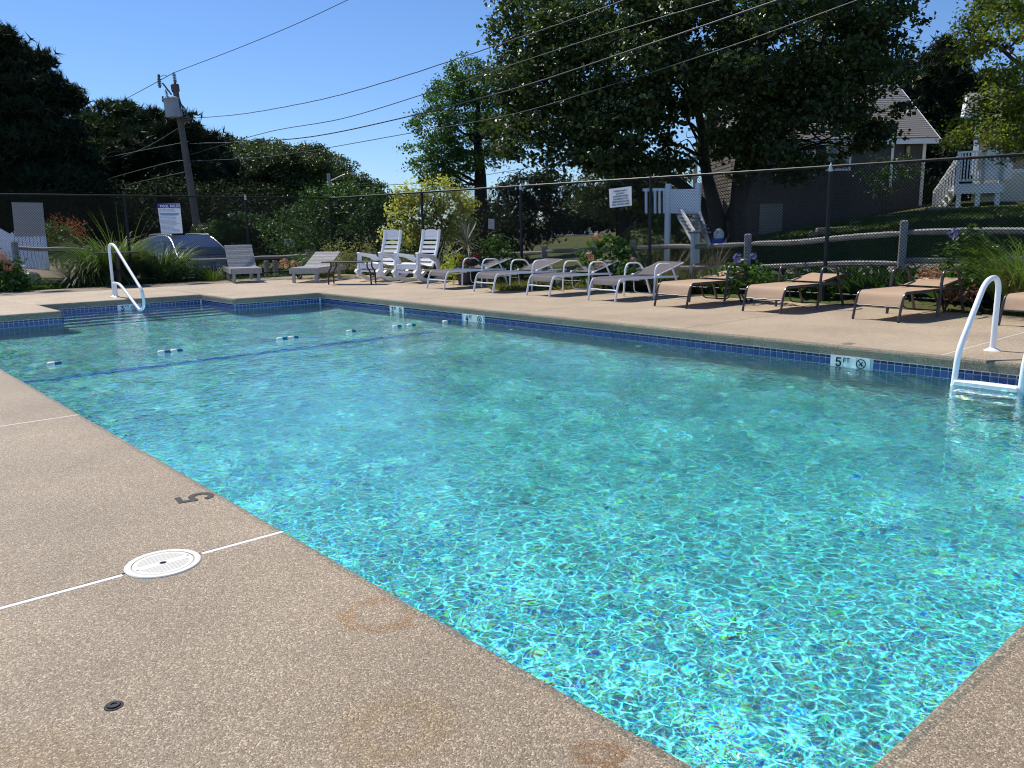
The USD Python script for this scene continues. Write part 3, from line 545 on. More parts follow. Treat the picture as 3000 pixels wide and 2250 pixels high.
# ------------------------------------------------------------------ white rocking chairs
def rocker(label, loc, rz):
    t = thing('rocking_chair', label, 'rocking chair', loc, rz, 'white rocking chairs', 1.1); W_ = .30
    run = smooth_path([(.50, .235), (.36, .115), (.17, .03), (-.05, .002), (-.28, .02), (-.48, .085), (-.62, .17)], 5)
    for s_ in (-1, 1):
        y = s_*(W_+.03)
        # runner: upright curved plate
        T = np.gradient(run, axis=0); T /= np.linalg.norm(T, axis=1, keepdims=True); Nn = np.stack([T[:, 1], -T[:, 0]], 1); Nn *= np.sign(Nn[:, 1:2]+1e-9)
        hgt = .075
        poly = Polygon(np.vstack([run, (run+Nn*hgt)[::-1]])).buffer(0); m_ = trimesh.creation.extrude_polygon(poly, .075, engine='earcut'); v = np.array(m_.vertices); v = np.stack([v[:, 0], v[:, 2]+y-.0375, v[:, 1]], 1)
        MB().add(v, m_.faces[:, ::-1]).build('runner', m_whitepl, t, smooth=35)
        def plate(outer, th, yy, name, r_=.02):
            pg = Polygon(outer).buffer(-r_).buffer(r_); m_ = trimesh.creation.extrude_polygon(pg, th, engine='earcut'); v = np.array(m_.vertices); v = np.stack([v[:, 0], v[:, 2]+yy-th/2, v[:, 1]], 1); MB().add(v, m_.faces[:, ::-1]).build(name, m_whitepl, t, smooth=35)
        plate([(.30, .18), (.41, .10), (.45, .17), (.385, .40), (.375, .66), (.29, .66), (.30, .40)], .06, y, 'front_leg')
        plate([(.375, .665), (.36, .60), (.0, .535), (-.22, .44), (-.36, .12), (-.46, .12), (-.33, .47), (-.22, .565), (.0, .605)], .05, y, 'rear_leg', .008)
        MB().beam((.385, y, .66), (-.20, y, .582), .095, .026, ch=.01).build('arm', m_whitepl, t)
    seat = smooth_path([(.375, .30), (.385, .39), (.36, .425), (.25, .415), (.05, .375), (-.12, .355), (-.22, .37)], 4)
    v, f = sheet(densify_line(seat, .04), .56, .018, .018); MB().add(v, f).build('seat', m_whitepl, t, smooth=40)
    MB().box((.385, 0, .245), (.03, .56, .05), ch=.008).build('apron_bar', m_whitepl, t); MB().box((-.31, 0, .25), (.03, .58, .05), ch=.008).build('rear_bar', m_whitepl, t)
    for s_ in (-1, 1): MB().tube(round_path([(.388, s_*.235, .255), (.40, s_*.27, .20), (.43, s_*.29, .14)], .05, 5), .022, 6).build('apron_brace', m_whitepl, t, smooth=40)
    b0, b1 = np.array([-.20, .35]), np.array([-.50, 1.20]); bd = (b1-b0)/np.linalg.norm(b1-b0); bn = np.array([bd[1], -bd[0]])
    def bpt(q, dep=0.): # point up the slightly hollow back
        return b0+bd*q-bn*(.06*math.sin(math.pi*min(1, q/.9))*.8)+bn*dep
    for s_ in (-1, 1):
        pp = [bpt(q) for q in np.linspace(-.02, .87, 14)]
        v, f = tube([(p[0], s_*.245, p[1]) for p in pp], .045, 8, flat=.55); MB().add(v, f).build('back_stile', m_whitepl, t, smooth=50)
    edges = [.0, .10, .205, .31, .415, .52, .625, .73]
    for q in range(7):
        a, b = edges[q]+.019, edges[q+1]-.021
        if q == 6: b = .735
        v, f = sheet([bpt(x) for x in np.linspace(a, b, 5)], .45, .02, -.0); MB().add(v, f).build('back_slat', m_whitepl, t, smooth=35)
    # crest with a curved top
    us = np.linspace(-1, 1, 17); top = .80+.075*np.sqrt(np.maximum(0, 1-(us/1.0)**2))-.0; V = []
    for dep in (-.012, .012):
        for u_, tp in zip(us, top):
            for q in (.715, tp): p = bpt(q, dep); V.append((p[0], u_*.225, p[1]))
    V = np.array(V); k_ = 34; F_ = []
    for i_ in range(16):
        a = i_*2; F_ += [[a, a+1, a+3, a+2], [k_+a, k_+a+2, k_+a+3, k_+a+1], [a+1, k_+a+1, k_+a+3, a+3], [a, a+2, k_+a+2, k_+a]]
    F_ += [[0, k_, k_+1, 1], [32, 33, k_+33, k_+32]]
    MB().add(V, np.array(F_)).build('crest', m_whitepl, t, smooth=35)
    return t
rz_ = math.degrees(math.atan2(-.42, -.905))-10
c1 = gr(1116, 822)[:2]; c2 = gr(1226, 826)[:2]
r0_ = rocker('white resin rocking chair nearer the low dark table', (*c1, 0), rz_)
copy_of(r0_, 'rocking_chair', 'white resin rocking chair nearer the flower pot', (*c2, 0), rz_-3, None, 1.1)

# ------------------------------------------------------------------ weathered wooden loungers
m_wood = [usdkit.material(stage, f'/World/Looks/grey_wood_{i}', {'c': ('texture_coordinate', {}), 'm': ('mapping', {'scale': (1., 1., 1.) if i else (1, 1, 1)}), 'n': ('noise_texture', {'scale': 24., 'detail': 6., 'distortion': 1.5}),
    'r': ('rgb_ramp', {'ramp': [(.3, tuple(x*.62 for x in c)), (.7, c)]}), 'b': ('bump', {'strength': .3, 'distance': .004}), 'p': ('principled_bsdf', {'roughness': .85, 'specular_ior_level': .2})},
    [('c.object', 'm.vector'), ('m.vector', 'n.vector'), ('n.fac', 'r.fac'), ('r.color', 'p.base_color'), ('n.fac', 'b.height'), ('b.normal', 'p.normal')], surface='p.BSDF') for i, c in enumerate([(.44, .42, .40), (.52, .50, .475), (.37, .355, .335)])]
def wood_lounger(label, loc, rz, back_deg, hinge=.95):
    t = thing('wooden_lounger', label, 'lounger', loc, rz, None); W_ = .76; H = .36; L_ = 1.95
    for s_ in (-1, 1): MB().box((L_/2, s_*(W_/2-.018), H-.065), (L_, .036, .13), ch=.004).build('side_board', m_wood[0], t)
    MB().box((.018, 0, H-.065), (.036, W_+.02, .13), ch=.004).build('end_board', m_wood[2], t); MB().box((L_-.018, 0, H-.065), (.036, W_-.074, .13), ch=.004).build('end_board', m_wood[0], t)
    for x in (.10, 1.55):
        for s_ in (-1, 1): MB().beam((x+(.03 if x > 1 else -.03), s_*(W_/2-.075), 0), (x, s_*(W_/2-.075), H-.01), .055, .075, up=(0, 1, 0), ch=.004).build('leg', m_wood[0], t)
    n = int(hinge/.066)
    for q in range(n): MB().box((.05+q*.066+.025, 0, H+.010), (.055, W_-.01, .02), ch=.003).build('seat_slat', m_wood[q*7 % 3], t)
    a = math.radians(back_deg); d = np.array([math.cos(a), 0, math.sin(a)]); nn = np.array([-math.sin(a), 0, math.cos(a)]); o = np.array([.05+n*.066+.01, 0, H+.005]); Mx = np.stack([d, [0, 1, 0], nn], 1)
    for s_ in (-1, 1): MB().box(o+d*.43+np.array([0, s_*(W_/2-.10), 0])-nn*.025, (.86, .035, .05), M=Mx).build('back_rail', m_wood[0], t)
    for q in range(13): MB().box(o+d*(.03+q*.066)+nn*.01, (.055, W_-.05, .02), ch=.003, M=Mx).build('back_slat', m_wood[(q*5+1) % 3], t)
    e = o+d*.6; MB().beam((e[0]+.02, .2, e[2]-.03), (min(L_-.1, e[0]+.12), .2, H-.04), .03, .03).build('back_prop', m_wood[2], t); MB().beam((e[0]+.02, -.2, e[2]-.03), (min(L_-.1, e[0]+.12), -.2, H-.04), .03, .03).build('back_prop', m_wood[2], t)
    return t
p1 = (gr(684, 829)+gr(760, 828))/2; wood_lounger('weathered wooden lounger facing the pool with its slatted back raised', (p1[0], p1[1]-.05, 0), 90-17, 42, .78)
p2 = (gr(843, 828)+gr(950, 829))/2; wood_lounger('weathered wooden lounger turned sideways behind the low dark table', (p2[0]-.05, p2[1], 0), 90-52, 24, .80)
# ------------------------------------------------------------------ tables
m_brz = mat('dark_bronze', (.035, .026, .022), .4, .5)
q0 = np.array(gr(957.9, 833.6)); q1 = np.array(gr(1094.6, 833))
tb = thing('low_table', 'low dark metal table with bent legs beside the rocking chairs', 'table', (*(q0+q1)[:2]/2, 0), math.degrees(math.atan2(q1[1]-q0[1], q1[0]-q0[0])))
LT, WT, HT = 1.36, .5, .54
MB().box((0, .16, HT), (LT, WT, .03), ch=.008).build('tabletop', m_brz, tb)
for sx in (-1, 1):
    for k_, yy in enumerate((-.02, .34)):
        MB().tube(round_path([(sx*.46, yy, HT-.01), (sx*.45, yy, HT-.12), (sx*.53, yy, HT-.24), (sx*.54, yy, 0)], .05, 6), .02, 6).build('leg', m_brz, tb, smooth=50)
    MB().tube([(sx*.535, -.02, .18), (sx*.535, .34, .18)], .012, 6).build('stretcher', m_brz, tb)
c_ = gr(338, 842); tz = 1.35-(735-676)/FPX*math.hypot(c_[0], c_[1])
bt = thing('bistro_table', 'dark round pedestal table in front of the tall ornamental grass', 'table', (c_[0]+.25, c_[1]+.45, 0))
MB().tm(trimesh.creation.cylinder(.52, .03, sections=40).apply_translation((0, 0, .83))).build('tabletop', m_brz, bt); MB().tube([(0, 0, .1), (0, 0, .82)], .05, 10).build('pedestal', m_brz, bt)
for q in range(4):
    a = q*math.pi/2+.5; ca, sa = math.cos(a), math.sin(a)
    for o_ in (-.03, .03): MB().tube(smooth_path([(ca*.04-sa*o_, sa*.04+ca*o_, .42), (ca*.2-sa*o_*1.3, sa*.2+ca*o_*1.3, .22), (ca*.34-sa*o_*2, sa*.34+ca*o_*2, .10), (ca*.37-sa*o_*2, sa*.37+ca*o_*2, 0)], 5), .016, 6).build('foot', m_brz, bt, smooth=50)

# ------------------------------------------------------------------ land
def pz(x, y, d): p = at(x, y, d); return (p[0], p[1], p[2])
ctl = [(-10, 22.6, -.06), (-4, 22.6, -.06), (0, 22.8, -.06), (4, 22.8, -.06), (8, 22.8, -.06), (12.9, 22.8, -.06), (13.2, 18, -.06), (13.2, 14, -.05), (13.4, 10, -.04), (13.5, 7, -.03), (13.6, 4, -.02), (13.8, 0, 0), (14, -8, 0),
       pz(60, 786, 27), pz(150, 786, 29), pz(0, 780, 31), pz(60, 770, 33), (9, 26, -.5), (12, 28, -.75), (-6, 30, -.2), (14, 35.4, -.8), (20, 50, -1.), (0, 55, -.9), (-15, 50, -.8), (15.7, 14.6, -.22), (15.6, 17.6, -.35), (16.4, 22, -.55),
       pz(2600, 812, 15.6), pz(2640, 800, 16.6), pz(2600, 772, 18.4), pz(3000, 775, 17), pz(2300, 815, 16.6), pz(2300, 790, 18.4), pz(2150, 738, 21.5), pz(2290, 688, 24), pz(2450, 670, 24), pz(2595, 640, 24.5), pz(2700, 622, 26),
       pz(2690, 600, 32), pz(2175, 725, 30), pz(2050, 722, 26), pz(2845, 592, 31), pz(3000, 590, 31), (27, 4, 1.6), (30, -5, 1.6), (19, 0, .6), (18, -10, .4), (45, 20, 2.4), (38, 32, 1.0), (32, 30, .1), (24, 24, -.3), (20, 30, -.6), (60, 40, 1.5), (40, 60, -1), (60, 90, -1.1),
       (100, 120, -1.2), (-40, 60, -.8), (150, 60, 3), (120, -40, 3), (-60, 10, -.3), (-20, -30, 0), (20, -40, .5), (-100, -100, 0), (60, -30, 2), (0, 150, -1.2), (200, 250, -1.3), (-200, 200, -1), (300, 0, 3), (-300, -50, 0), (0, -300, 0)]
ctl = np.array(ctl, float); _h = RBFInterpolator(ctl[:, :2]/10, ctl[:, 2], kernel='linear', smoothing=.02)
def land(x, y): return _h(np.stack([np.asarray(x, float).ravel(), np.asarray(y, float).ravel()], 1)/10).reshape(np.shape(x))
def lz(x, y): return float(land(np.array([x]), np.array([y]))[0])
m_ground = usdkit.material(stage, '/World/Looks/ground', {'g': ('geometry', {}), 'n': ('noise_texture', {'scale': .35, 'detail': 6., 'roughness': .7}), 'n2': ('noise_texture', {'scale': 9., 'detail': 5., 'roughness': .75}),
    'r': ('rgb_ramp', {'ramp': [(.30, (.13, .10, .065)), (.46, (.10, .105, .04)), (.60, (.075, .115, .03))]}), 'r2': ('rgb_ramp', {'ramp': [(.3, (.45, .45, .45)), (.7, (1.35, 1.3, 1.2))]}), 'm': ('mix', {'mix_type': 'multiply', 'fac': 1.}),
    'b': ('bump', {'strength': .8, 'distance': .05}), 'p': ('principled_bsdf', {'roughness': .95, 'specular_ior_level': .1})},
    [('g.position', 'n.vector'), ('g.position', 'n2.vector'), ('n.fac', 'r.fac'), ('n2.fac', 'r2.fac'), ('r.color', 'm.color1'), ('r2.color', 'm.color2'), ('m.color', 'p.base_color'), ('n2.fac', 'b.height'), ('b.normal', 'p.normal')], surface='p.BSDF')
rr_ = np.concatenate([np.linspace(0.1, 10, 5), np.linspace(11, 45, 52), np.geomspace(47, 3000, 40)]); th_ = np.concatenate([np.radians(np.linspace(-25, 100, 150)), np.radians(np.linspace(104, 331, 46))])
A_, B_ = np.meshgrid(rr_, th_, indexing='ij'); GX, GY = A_*np.sin(B_), A_*np.cos(B_); GZ = land(np.clip(GX, -300, 300), np.clip(GY, -300, 300))
ni, nj = A_.shape; i, j = np.meshgrid(np.arange(ni-1), np.arange(nj), indexing='ij'); a = (i*nj+j).ravel(); b = (i*nj+(j+1) % nj).ravel()
F_ = np.stack([a, a+nj, b+nj, b], 1); V_ = np.stack([GX.ravel(), GY.ravel(), GZ.ravel()], 1)
ins = (V_[:, 0] > -7.6) & (V_[:, 0] < DX1-.35) & (V_[:, 1] > -7.6) & (V_[:, 1] < DY1-.35)
F_ = F_[~ins[F_].any(1) | ~(((V_[F_][:, :, 0] > -8) & (V_[F_][:, :, 0] < DX1-.02) & (V_[F_][:, :, 1] > -8) & (V_[F_][:, :, 1] < DY1-.02)).all(1))]
F_ = F_[~((np.abs(V_[F_][:, :, 0]-4) < 6.5) & (np.abs(V_[F_][:, :, 1]-8) < 11)).any(1)]
tag(usdkit.mesh(stage, '/World/ground', (V_, F_[:, ::-1]), m_ground, smooth=True).GetPrim(), kind='structure'); used[('/World', 'ground')] = 1
def drape(name, poly, material, up=.012, step=.8, n_=None):
    """sheet laid over the land inside a polygon"""
    pg = Polygon(poly); v, f = trimesh.creation.triangulate_polygon(pg.segmentize(step), engine='earcut')
    m_ = trimesh.Trimesh(np.c_[v, np.zeros(len(v))], f, process=False); m_ = m_.subdivide_to_size(step*1.2)
    V = np.array(m_.vertices); V[:, 2] = land(V[:, 0], V[:, 1])+up
    p = path_for(None, name); usdkit.mesh(stage, p, (V, np.array(m_.faces)), material, smooth=True); return tag(stage.GetPrimAtPath(p), kind='structure')
m_asph = mat('asphalt', (.16, .155, .15), .9, .2, var=(.11, .105, .10), scale=30, bump=.3, bscale=90)
m_lot = mat('sandy_lot', (.32, .26, .20), .95, .1, var=(.24, .19, .14), scale=12, bump=.3, bscale=60)
pth = [at(1950, 830, 17.0)[:2], at(2200, 820, 16.7)[:2], at(2600, 806, 16.2)[:2], at(3000, 790, 15.9)[:2], at(3400, 790, 15.5)[:2], at(3400, 760, 18)[:2], at(3000, 768, 18.0)[:2], at(2600, 780, 18.0)[:2], at(2250, 800, 18.0)[:2], at(1950, 812, 18.4)[:2]]
drape('path', pth, m_asph, .03, .5)
drape('parking_lot', [(-6, 25.2), (12.5, 24.9), (16.5, 25.5), (20, 29), (20, 34), (-8, 33)], m_lot, .02)
drape('far_parking_lot', [at(1480, 700, 110)[:2], at(1900, 700, 95)[:2], at(1900, 680, 190)[:2], at(1480, 690, 190)[:2]], m_asph, .05, 8)

# ------------------------------------------------------------------ leaves, blades, crowns
def unit(v): return v/np.maximum(np.linalg.norm(v, axis=-1, keepdims=True), 1e-9)
def leaves(P, size, rng, flat=.6, asp=.62, fold=.25, out=None):
    """one folded leaf (two triangles) at every point"""
    n = len(P); N = unit(rng.normal(size=(n, 3))*(1-flat)+np.array([0, 0, flat])+(0 if out is None else out*.35)); D = unit(np.cross(N, rng.normal(size=(n, 3)))); S = np.cross(N, D)
    s = size*rng.uniform(.65, 1.3, n)[:, None]
    b = P-D*s*.5; t = P+D*s*.5-N*s*.12; l = P+S*s*asp*.5+N*s*fold*.3; r = P-S*s*asp*.5+N*s*fold*.3
    v = np.stack([b, l, t, r], 1).reshape(-1, 3); k = np.arange(n)*4
    return v, np.concatenate([np.stack([k, k+2, k+1], 1), np.stack([k, k+3, k+2], 1)])
def clumps(lobes, per, rad, nl, rng, shell=.55, squash=.55, holes=.0):
    """leaf positions: sprays of nl leaves through the outer part of every lobe (centre, radii)"""
    out, dirs = [], []
    for c, r in lobes:
        c = np.array(c, float); r = np.broadcast_to(np.array(r, float), 3); k = max(3, int(per*(r[0]*r[1]*r[2])**(2/3)))
        d = unit(rng.normal(size=(k, 3))); q = c+d*r*rng.uniform(shell, 1.0, (k, 1))**.7
        q = q[meshkit.noise(q*.9, 5) > holes]; 
        if len(q) == 0: continue
        rr = rad*rng.uniform(.6, 1.25, len(q))
        p = q[:, None]+rng.normal(size=(len(q), nl, 3))*rr[:, None, None]*np.array([.6, .6, .6*squash]); p = p.reshape(-1, 3)
        out.append(p); dirs.append(unit(p-c))
    return np.vstack(out), np.vstack(dirs)
def needles(Q, L, nn, rng, w=.038, up=.5):
    """tufts: nn thin needles spraying from every point"""
    n = len(Q); D = unit(rng.normal(size=(n, nn, 3))+np.array([0, 0, up])); S = unit(np.cross(D, rng.normal(size=(n, nn, 3))))*w; l = (L*rng.uniform(.6, 1.1, (n, nn, 1)))
    b = np.broadcast_to(Q[:, None], D.shape); v = np.stack([b-S, b+S, b+D*l], 2).reshape(-1, 3); k = np.arange(n*nn)*3
    return v, np.stack([k, k+1, k+2], 1)
def blades(c, rad, n, h, rng, lean=.55, w=.012, seg=5, arch=1.):
    """grass blades from a tuft that arch over outwards"""
    th = rng.uniform(0, 2*np.pi, n); r0 = rad*np.sqrt(rng.uniform(0, 1, n)); base = np.stack([c[0]+r0*np.cos(th), c[1]+r0*np.sin(th), np.full(n, c[2])], 1)
    az = th+rng.normal(0, .5, n); L = h*rng.uniform(.55, 1.1, n); e = lean*rng.uniform(.2, 1.2, n); D = np.stack([np.cos(az), np.sin(az), np.zeros(n)], 1); S = np.stack([-np.sin(az), np.cos(az), np.zeros(n)], 1)
    t = np.linspace(0, 1, seg+1); V = []
    for q in t:
        ang = e+arch*q**1.6*1.5
        if q == 0: p = base.copy()
        else: p = p+(D*np.sin(ang)[:, None]+np.array([0, 0, 1.])*np.cos(ang)[:, None])*(L/seg)[:, None]
        ww = w*(1-q**2*.95); V += [p-S*ww/2, p+S*ww/2]
    V = np.stack(V, 1); m_ = 2*(seg+1); k = (np.arange(n)*m_)[:, None, None]; s_ = (np.arange(seg)*2)[None, :, None]
    f = np.concatenate([k+s_+np.array([0, 1, 3]), k+s_+np.array([0, 3, 2])], 1).reshape(-1, 3)
    return V.reshape(-1, 3), f
def limb_path(a, b, rng, wob=.12, k=6):
    a, b = np.array(a, float), np.array(b, float); L = np.linalg.norm(b-a); P = [a]
    for q in np.linspace(0, 1, k+1)[1:-1]: P.append(a+(b-a)*q+rng.normal(size=3)*L*wob*.35+np.array([0, 0, L*.10*math.sin(q*math.pi)]))
    P.append(b); return smooth_path(P, 3)
def tree(name, label, cat, group, base, stems, lobes, lm, bm, rng, per=60, rad=.4, nl=26, size=.15, flat=.5, shell=.5, holes=.2, limbs=True, kind='leaf', r0=.2, nl_=None, asp=.62, sub=5):
    t = thing(name, label, cat, (0, 0, 0), 0, group); base = np.array(base, float); main = lobes
    if sub:   # boughs: smaller bunches budding from every lobe
        lobes = []
        for c, r in main:
            r = np.array(r, float); lobes.append((c, r*.8))
            for q in range(sub): d = unit(rng.normal(size=3)+[0, 0, .25]); k_ = rng.uniform(.3, .5); lobes.append((np.array(c)+d*r*rng.uniform(.75, 1.05), r*k_*np.array([1, 1, .8])))
    for st_ in stems:
        P = smooth_path([np.array(p[:3], float) for p in st_], 4); rad_ = np.interp(np.linspace(0, 1, len(P)), np.linspace(0, 1, len(st_)), [p[3] for p in st_]); MB().tube(P, rad_, 9).build('trunk', bm, t, smooth=60)
    if limbs:
        tips = np.vstack([smooth_path([np.array(p[:3], float) for p in st_], 3)[3:] for st_ in stems])
        for c, r in main:
            c = np.array(c, float); d = np.linalg.norm(tips-c, axis=1)+np.maximum(0, tips[:, 2]-c[2])*2; s_ = tips[d.argmin()]; P = limb_path(s_, c, rng)
            mb = MB(); mb.tube(P, np.linspace(max(.02, r0*.22), .015, len(P)), 6)
            for q in range(3): mb.tube(limb_path(P[int(len(P)*.5)], c+rng.normal(size=3)*np.broadcast_to(r, 3)*.55, rng, k=4), np.linspace(.022, .006, 13), 4)
            mb.build('limb', bm, t, smooth=60)
    if kind == 'leaf':
        P, o = clumps(lobes, per, rad, nl, rng, shell, .55, holes); v, f = leaves(P, size, rng, flat, asp, out=o)
    else:
        P, o = clumps(lobes, per, rad, nl, rng, shell, .5, holes); v, f = needles(P, size, nl_ or 9, rng)
    usdkit.mesh(stage, path_for(t, 'crown'), (v, f), lm)
    return t
m_bark = mat('grey_bark', (.075, .065, .055), .95, .1, var=(.035, .03, .026), scale=14, bump=.7, bscale=25)
m_bark2 = mat('dark_bark', (.05, .042, .035), .95, .1, var=(.022, .019, .016), scale=14, bump=.6, bscale=25)
lf_maple = leafmat('maple_leaf', [(.05, .075, .022), (.07, .10, .03), (.11, .14, .045), (.06, .085, .026)], .3, .4, .5)
lf_locust = leafmat('locust_leaf', [(.05, .11, .025), (.075, .145, .035), (.06, .12, .028)], .38)
lf_ylocust = leafmat('yellow_green_leaf', [(.17, .20, .03), (.24, .25, .04), (.13, .17, .03)], .5)
lf_pine = leafmat('pine_needles', [(.02, .034, .014), (.035, .055, .02), (.055, .08, .028)], .12, .6, .25)
lf_oak = leafmat('oak_leaf', [(.055, .08, .024), (.08, .11, .034), (.11, .14, .042)], .25)
lf_bush = leafmat('bush_leaf', [(.04, .085, .018), (.06, .12, .025), (.085, .15, .03)], .35)
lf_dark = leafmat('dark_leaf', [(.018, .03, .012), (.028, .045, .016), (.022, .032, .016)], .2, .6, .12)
lf_gold = leafmat('variegated_leaf', [(.46, .44, .12), (.60, .56, .24), (.26, .32, .07), (.52, .49, .16), (.16, .24, .05)], .35)
lf_mott = leafmat('mottled_leaf', [(.20, .20, .07), (.10, .13, .035), (.06, .09, .025), (.26, .22, .08)], .3)
lf_hyd = leafmat('hydrangea_leaf', [(.05, .11, .022), (.08, .15, .03), (.10, .18, .035)], .35, .4)
lf_grass = leafmat('grass_blade', [(.11, .17, .035), (.18, .24, .055), (.27, .30, .10), (.08, .14, .03)], .35)
lf_dry = leafmat('dry_stem', [(.30, .24, .14), (.24, .18, .10), (.36, .29, .18)], .2)
lf_rust = leafmat('rusty_leaf', [(.22, .08, .03), (.26, .12, .05), (.14, .06, .025)], .3)
lf_heuch = leafmat('pinkish_leaf', [(.28, .14, .09), (.22, .13, .07), (.12, .09, .04), (.32, .18, .12)], .3)
def lobe(x, y, d, r, rz=None): return (at(x, y, d), (r, r, rz or r*.8))

# ---- tall pine at the left edge
bx, by, _ = at(40, 700, 46); bz = lz(bx, by)
L_ = [lobe(x, y, d, r, rz) for x, y, d, r, rz in [(-40, 170, 46, 1.7, 1.2), (40, 190, 46, 1.5, 1.1), (90, 215, 46, 1.1, .8), (-20, 270, 46, 2.2, 1.2), (90, 290, 45.5, 1.6, .9), (170, 265, 45.5, .8, .6), (185, 300, 46, .8, .6), (30, 350, 46, 2.6, 1.3), (140, 370, 46, 1.3, .9), (-60, 400, 46, 3, 1.5), (80, 430, 45, 2.4, 1.2), (170, 425, 45.5, 1.2, .9), (0, 500, 45, 3.2, 1.5), (130, 510, 45, 2.0, 1.2), (60, 570, 44, 2.6, 1.3), (180, 560, 45, 1.7, 1.1), (-10, 130, 46, .8, .7), (-100, 560, 45, 3, 1.5), (120, 620, 43, 1.6, 1.)]]
tree('pine_tree', 'tall dark pine at the left edge, higher than the trees beside it', 'tree', None, (bx, by, bz), [[(bx, by, bz, .34), (*at(30, 450, 46), .26), (*at(20, 120, 46), .06)]], L_, lf_pine, m_bark2, np.random.default_rng(1), 44, .34, 8, .40, kind='needle', nl_=8, r0=.3, holes=.15)
# ---- rounded pines behind the utility pole
for k_, (lab, dd, ll) in enumerate([('broad dark pine left of the utility pole, next to the tall pine', 54, [(300, 400, 2.2), (380, 390, 2.2), (230, 430, 2), (330, 470, 3), (250, 520, 3), (400, 500, 3), (300, 590, 3.2), (200, 620, 3), (400, 610, 3)]),
                                     ('dark pine standing behind the utility pole', 50, [(450, 375, 1.7), (500, 390, 1.8), (560, 415, 1.5), (600, 440, 1.2), (470, 460, 2.6), (560, 490, 2.4), (625, 500, 1.5), (500, 570, 2.8), (600, 580, 2.2), (640, 560, 1.3), (540, 640, 2.5), (650, 640, 1.6)])]):
    cx = sum(a[0] for a in ll)/len(ll); bx, by, _ = at(cx, 700, dd); bz = lz(bx, by)
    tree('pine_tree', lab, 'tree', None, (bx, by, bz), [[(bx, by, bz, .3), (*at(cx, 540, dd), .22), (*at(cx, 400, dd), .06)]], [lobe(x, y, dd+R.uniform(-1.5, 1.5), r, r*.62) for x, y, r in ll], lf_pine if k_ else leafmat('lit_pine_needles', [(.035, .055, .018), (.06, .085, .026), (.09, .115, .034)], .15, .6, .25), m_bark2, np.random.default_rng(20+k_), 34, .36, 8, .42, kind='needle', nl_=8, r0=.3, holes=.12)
# ---- far broadleaf trees falling away to the right
for k_, (lab, dd, ll, mm) in enumerate([('far broadleaf tree just right of the utility pole', 74, [(690, 480, 2.0), (650, 470, 1.6), (720, 500, 1.8), (680, 540, 3), (740, 580, 3), (650, 620, 3), (720, 640, 2.5)], lf_oak),
        ('far rounded broadleaf tree in the middle of the distant row', 70, [(790, 480, 2.0), (840, 475, 2.0), (760, 510, 2), (880, 495, 2), (820, 540, 3), (900, 560, 2.6), (790, 610, 3), (880, 630, 3)], lf_oak),
        ('far broadleaf tree behind the street lamp', 78, [(930, 490, 1.8), (970, 510, 1.8), (1000, 535, 1.6), (950, 560, 2.6), (1040, 560, 1.6), (1010, 600, 2.6), (1080, 575, 1.4), (1120, 590, 1.2), (1090, 620, 2), (950, 640, 3)], lf_oak)]):
    cx = ll[0][0]; bx, by, _ = at(cx, 700, dd); bz = lz(bx, by)
    tree('broadleaf_tree', lab, 'tree', None, (bx, by, bz), [[(bx, by, bz, .3), (*at(cx, 600, dd), .2), (*at(cx, 510, dd), .05)]], [lobe(x, y, dd+R.uniform(-2, 2), r*1.15, r*.9) for x, y, r in ll], mm, m_bark2, np.random.default_rng(30+k_), 26, .5, 44, .20, r0=.3, shell=.6, holes=.08, limbs=False)
# ---- locust between the pines and the maple
d0 = 33; bx, by, _ = at(1405, 660, d0); bz = lz(bx, by)
ll = [(1390, 225, 1.1), (1335, 240, .9), (1440, 240, 1.1), (1310, 300, 1.1), (1370, 300, 1.3), (1450, 310, 1.4), (1280, 370, 1.2), (1345, 385, 1.2), (1420, 400, 1.2), (1250, 440, .9), (1300, 450, 1.), (1240, 500, .7), (1275, 520, .7), (1340, 470, .9), (1395, 470, .8), (1460, 440, 1.), (1350, 545, .5), (1480, 370, 1.2)]
tree('locust_tree', 'light green feathery tree between the yellow shrub and the maple', 'tree', None, (bx, by, bz), [[(bx, by, bz, .30), (*at(1408, 540, d0), .24), (*at(1400, 420, d0), .16), (*at(1400, 240, d0), .04)]], [lobe(x, y, d0+R.uniform(-1.3, 1.3), r, r*.7) for x, y, r in ll], lf_locust, m_bark2, np.random.default_rng(40), 46, .28, 30, .11, r0=.26, holes=.34, shell=.3)
# ---- the big maple
d0 = 24.; b_ = at(2130, 738, d0); bz = lz(b_[0], b_[1])
stems = [[(*at(2105, 740, d0)[:2], bz-.1, .30), (*at(2100, 640, d0), .23), (*at(2068, 500, d0), .15), (*at(2050, 350, d0), .11), (*at(2000, 120, d0), .09), (*at(1960, -120, d0), .04)],
         [(*at(2165, 740, d0-.3)[:2], bz-.1, .30), (*at(2160, 620, d0-.3), .22), (*at(2172, 450, d0-.4), .15), (*at(2195, 280, d0-.4), .16), (*at(2240, 60, d0-.6), .09), (*at(2280, -200, d0), .04)],
         [(*at(2100, 700, d0), .22), (*at(2050, 590, d0+.5), .16), (*at(1950, 510, d0+.6), .13), (*at(1840, 430, d0+.8), .11), (*at(1700, 330, d0+.5), .07), (*at(1600, 240, d0), .03)],
         [(*at(2150, 640, d0), .26), (*at(2190, 520, d0+.8), .19), (*at(2290, 340, d0+1), .13), (*at(2400, 150, d0+1.), .07), (*at(2450, -60, d0), .03)]]
ml = []
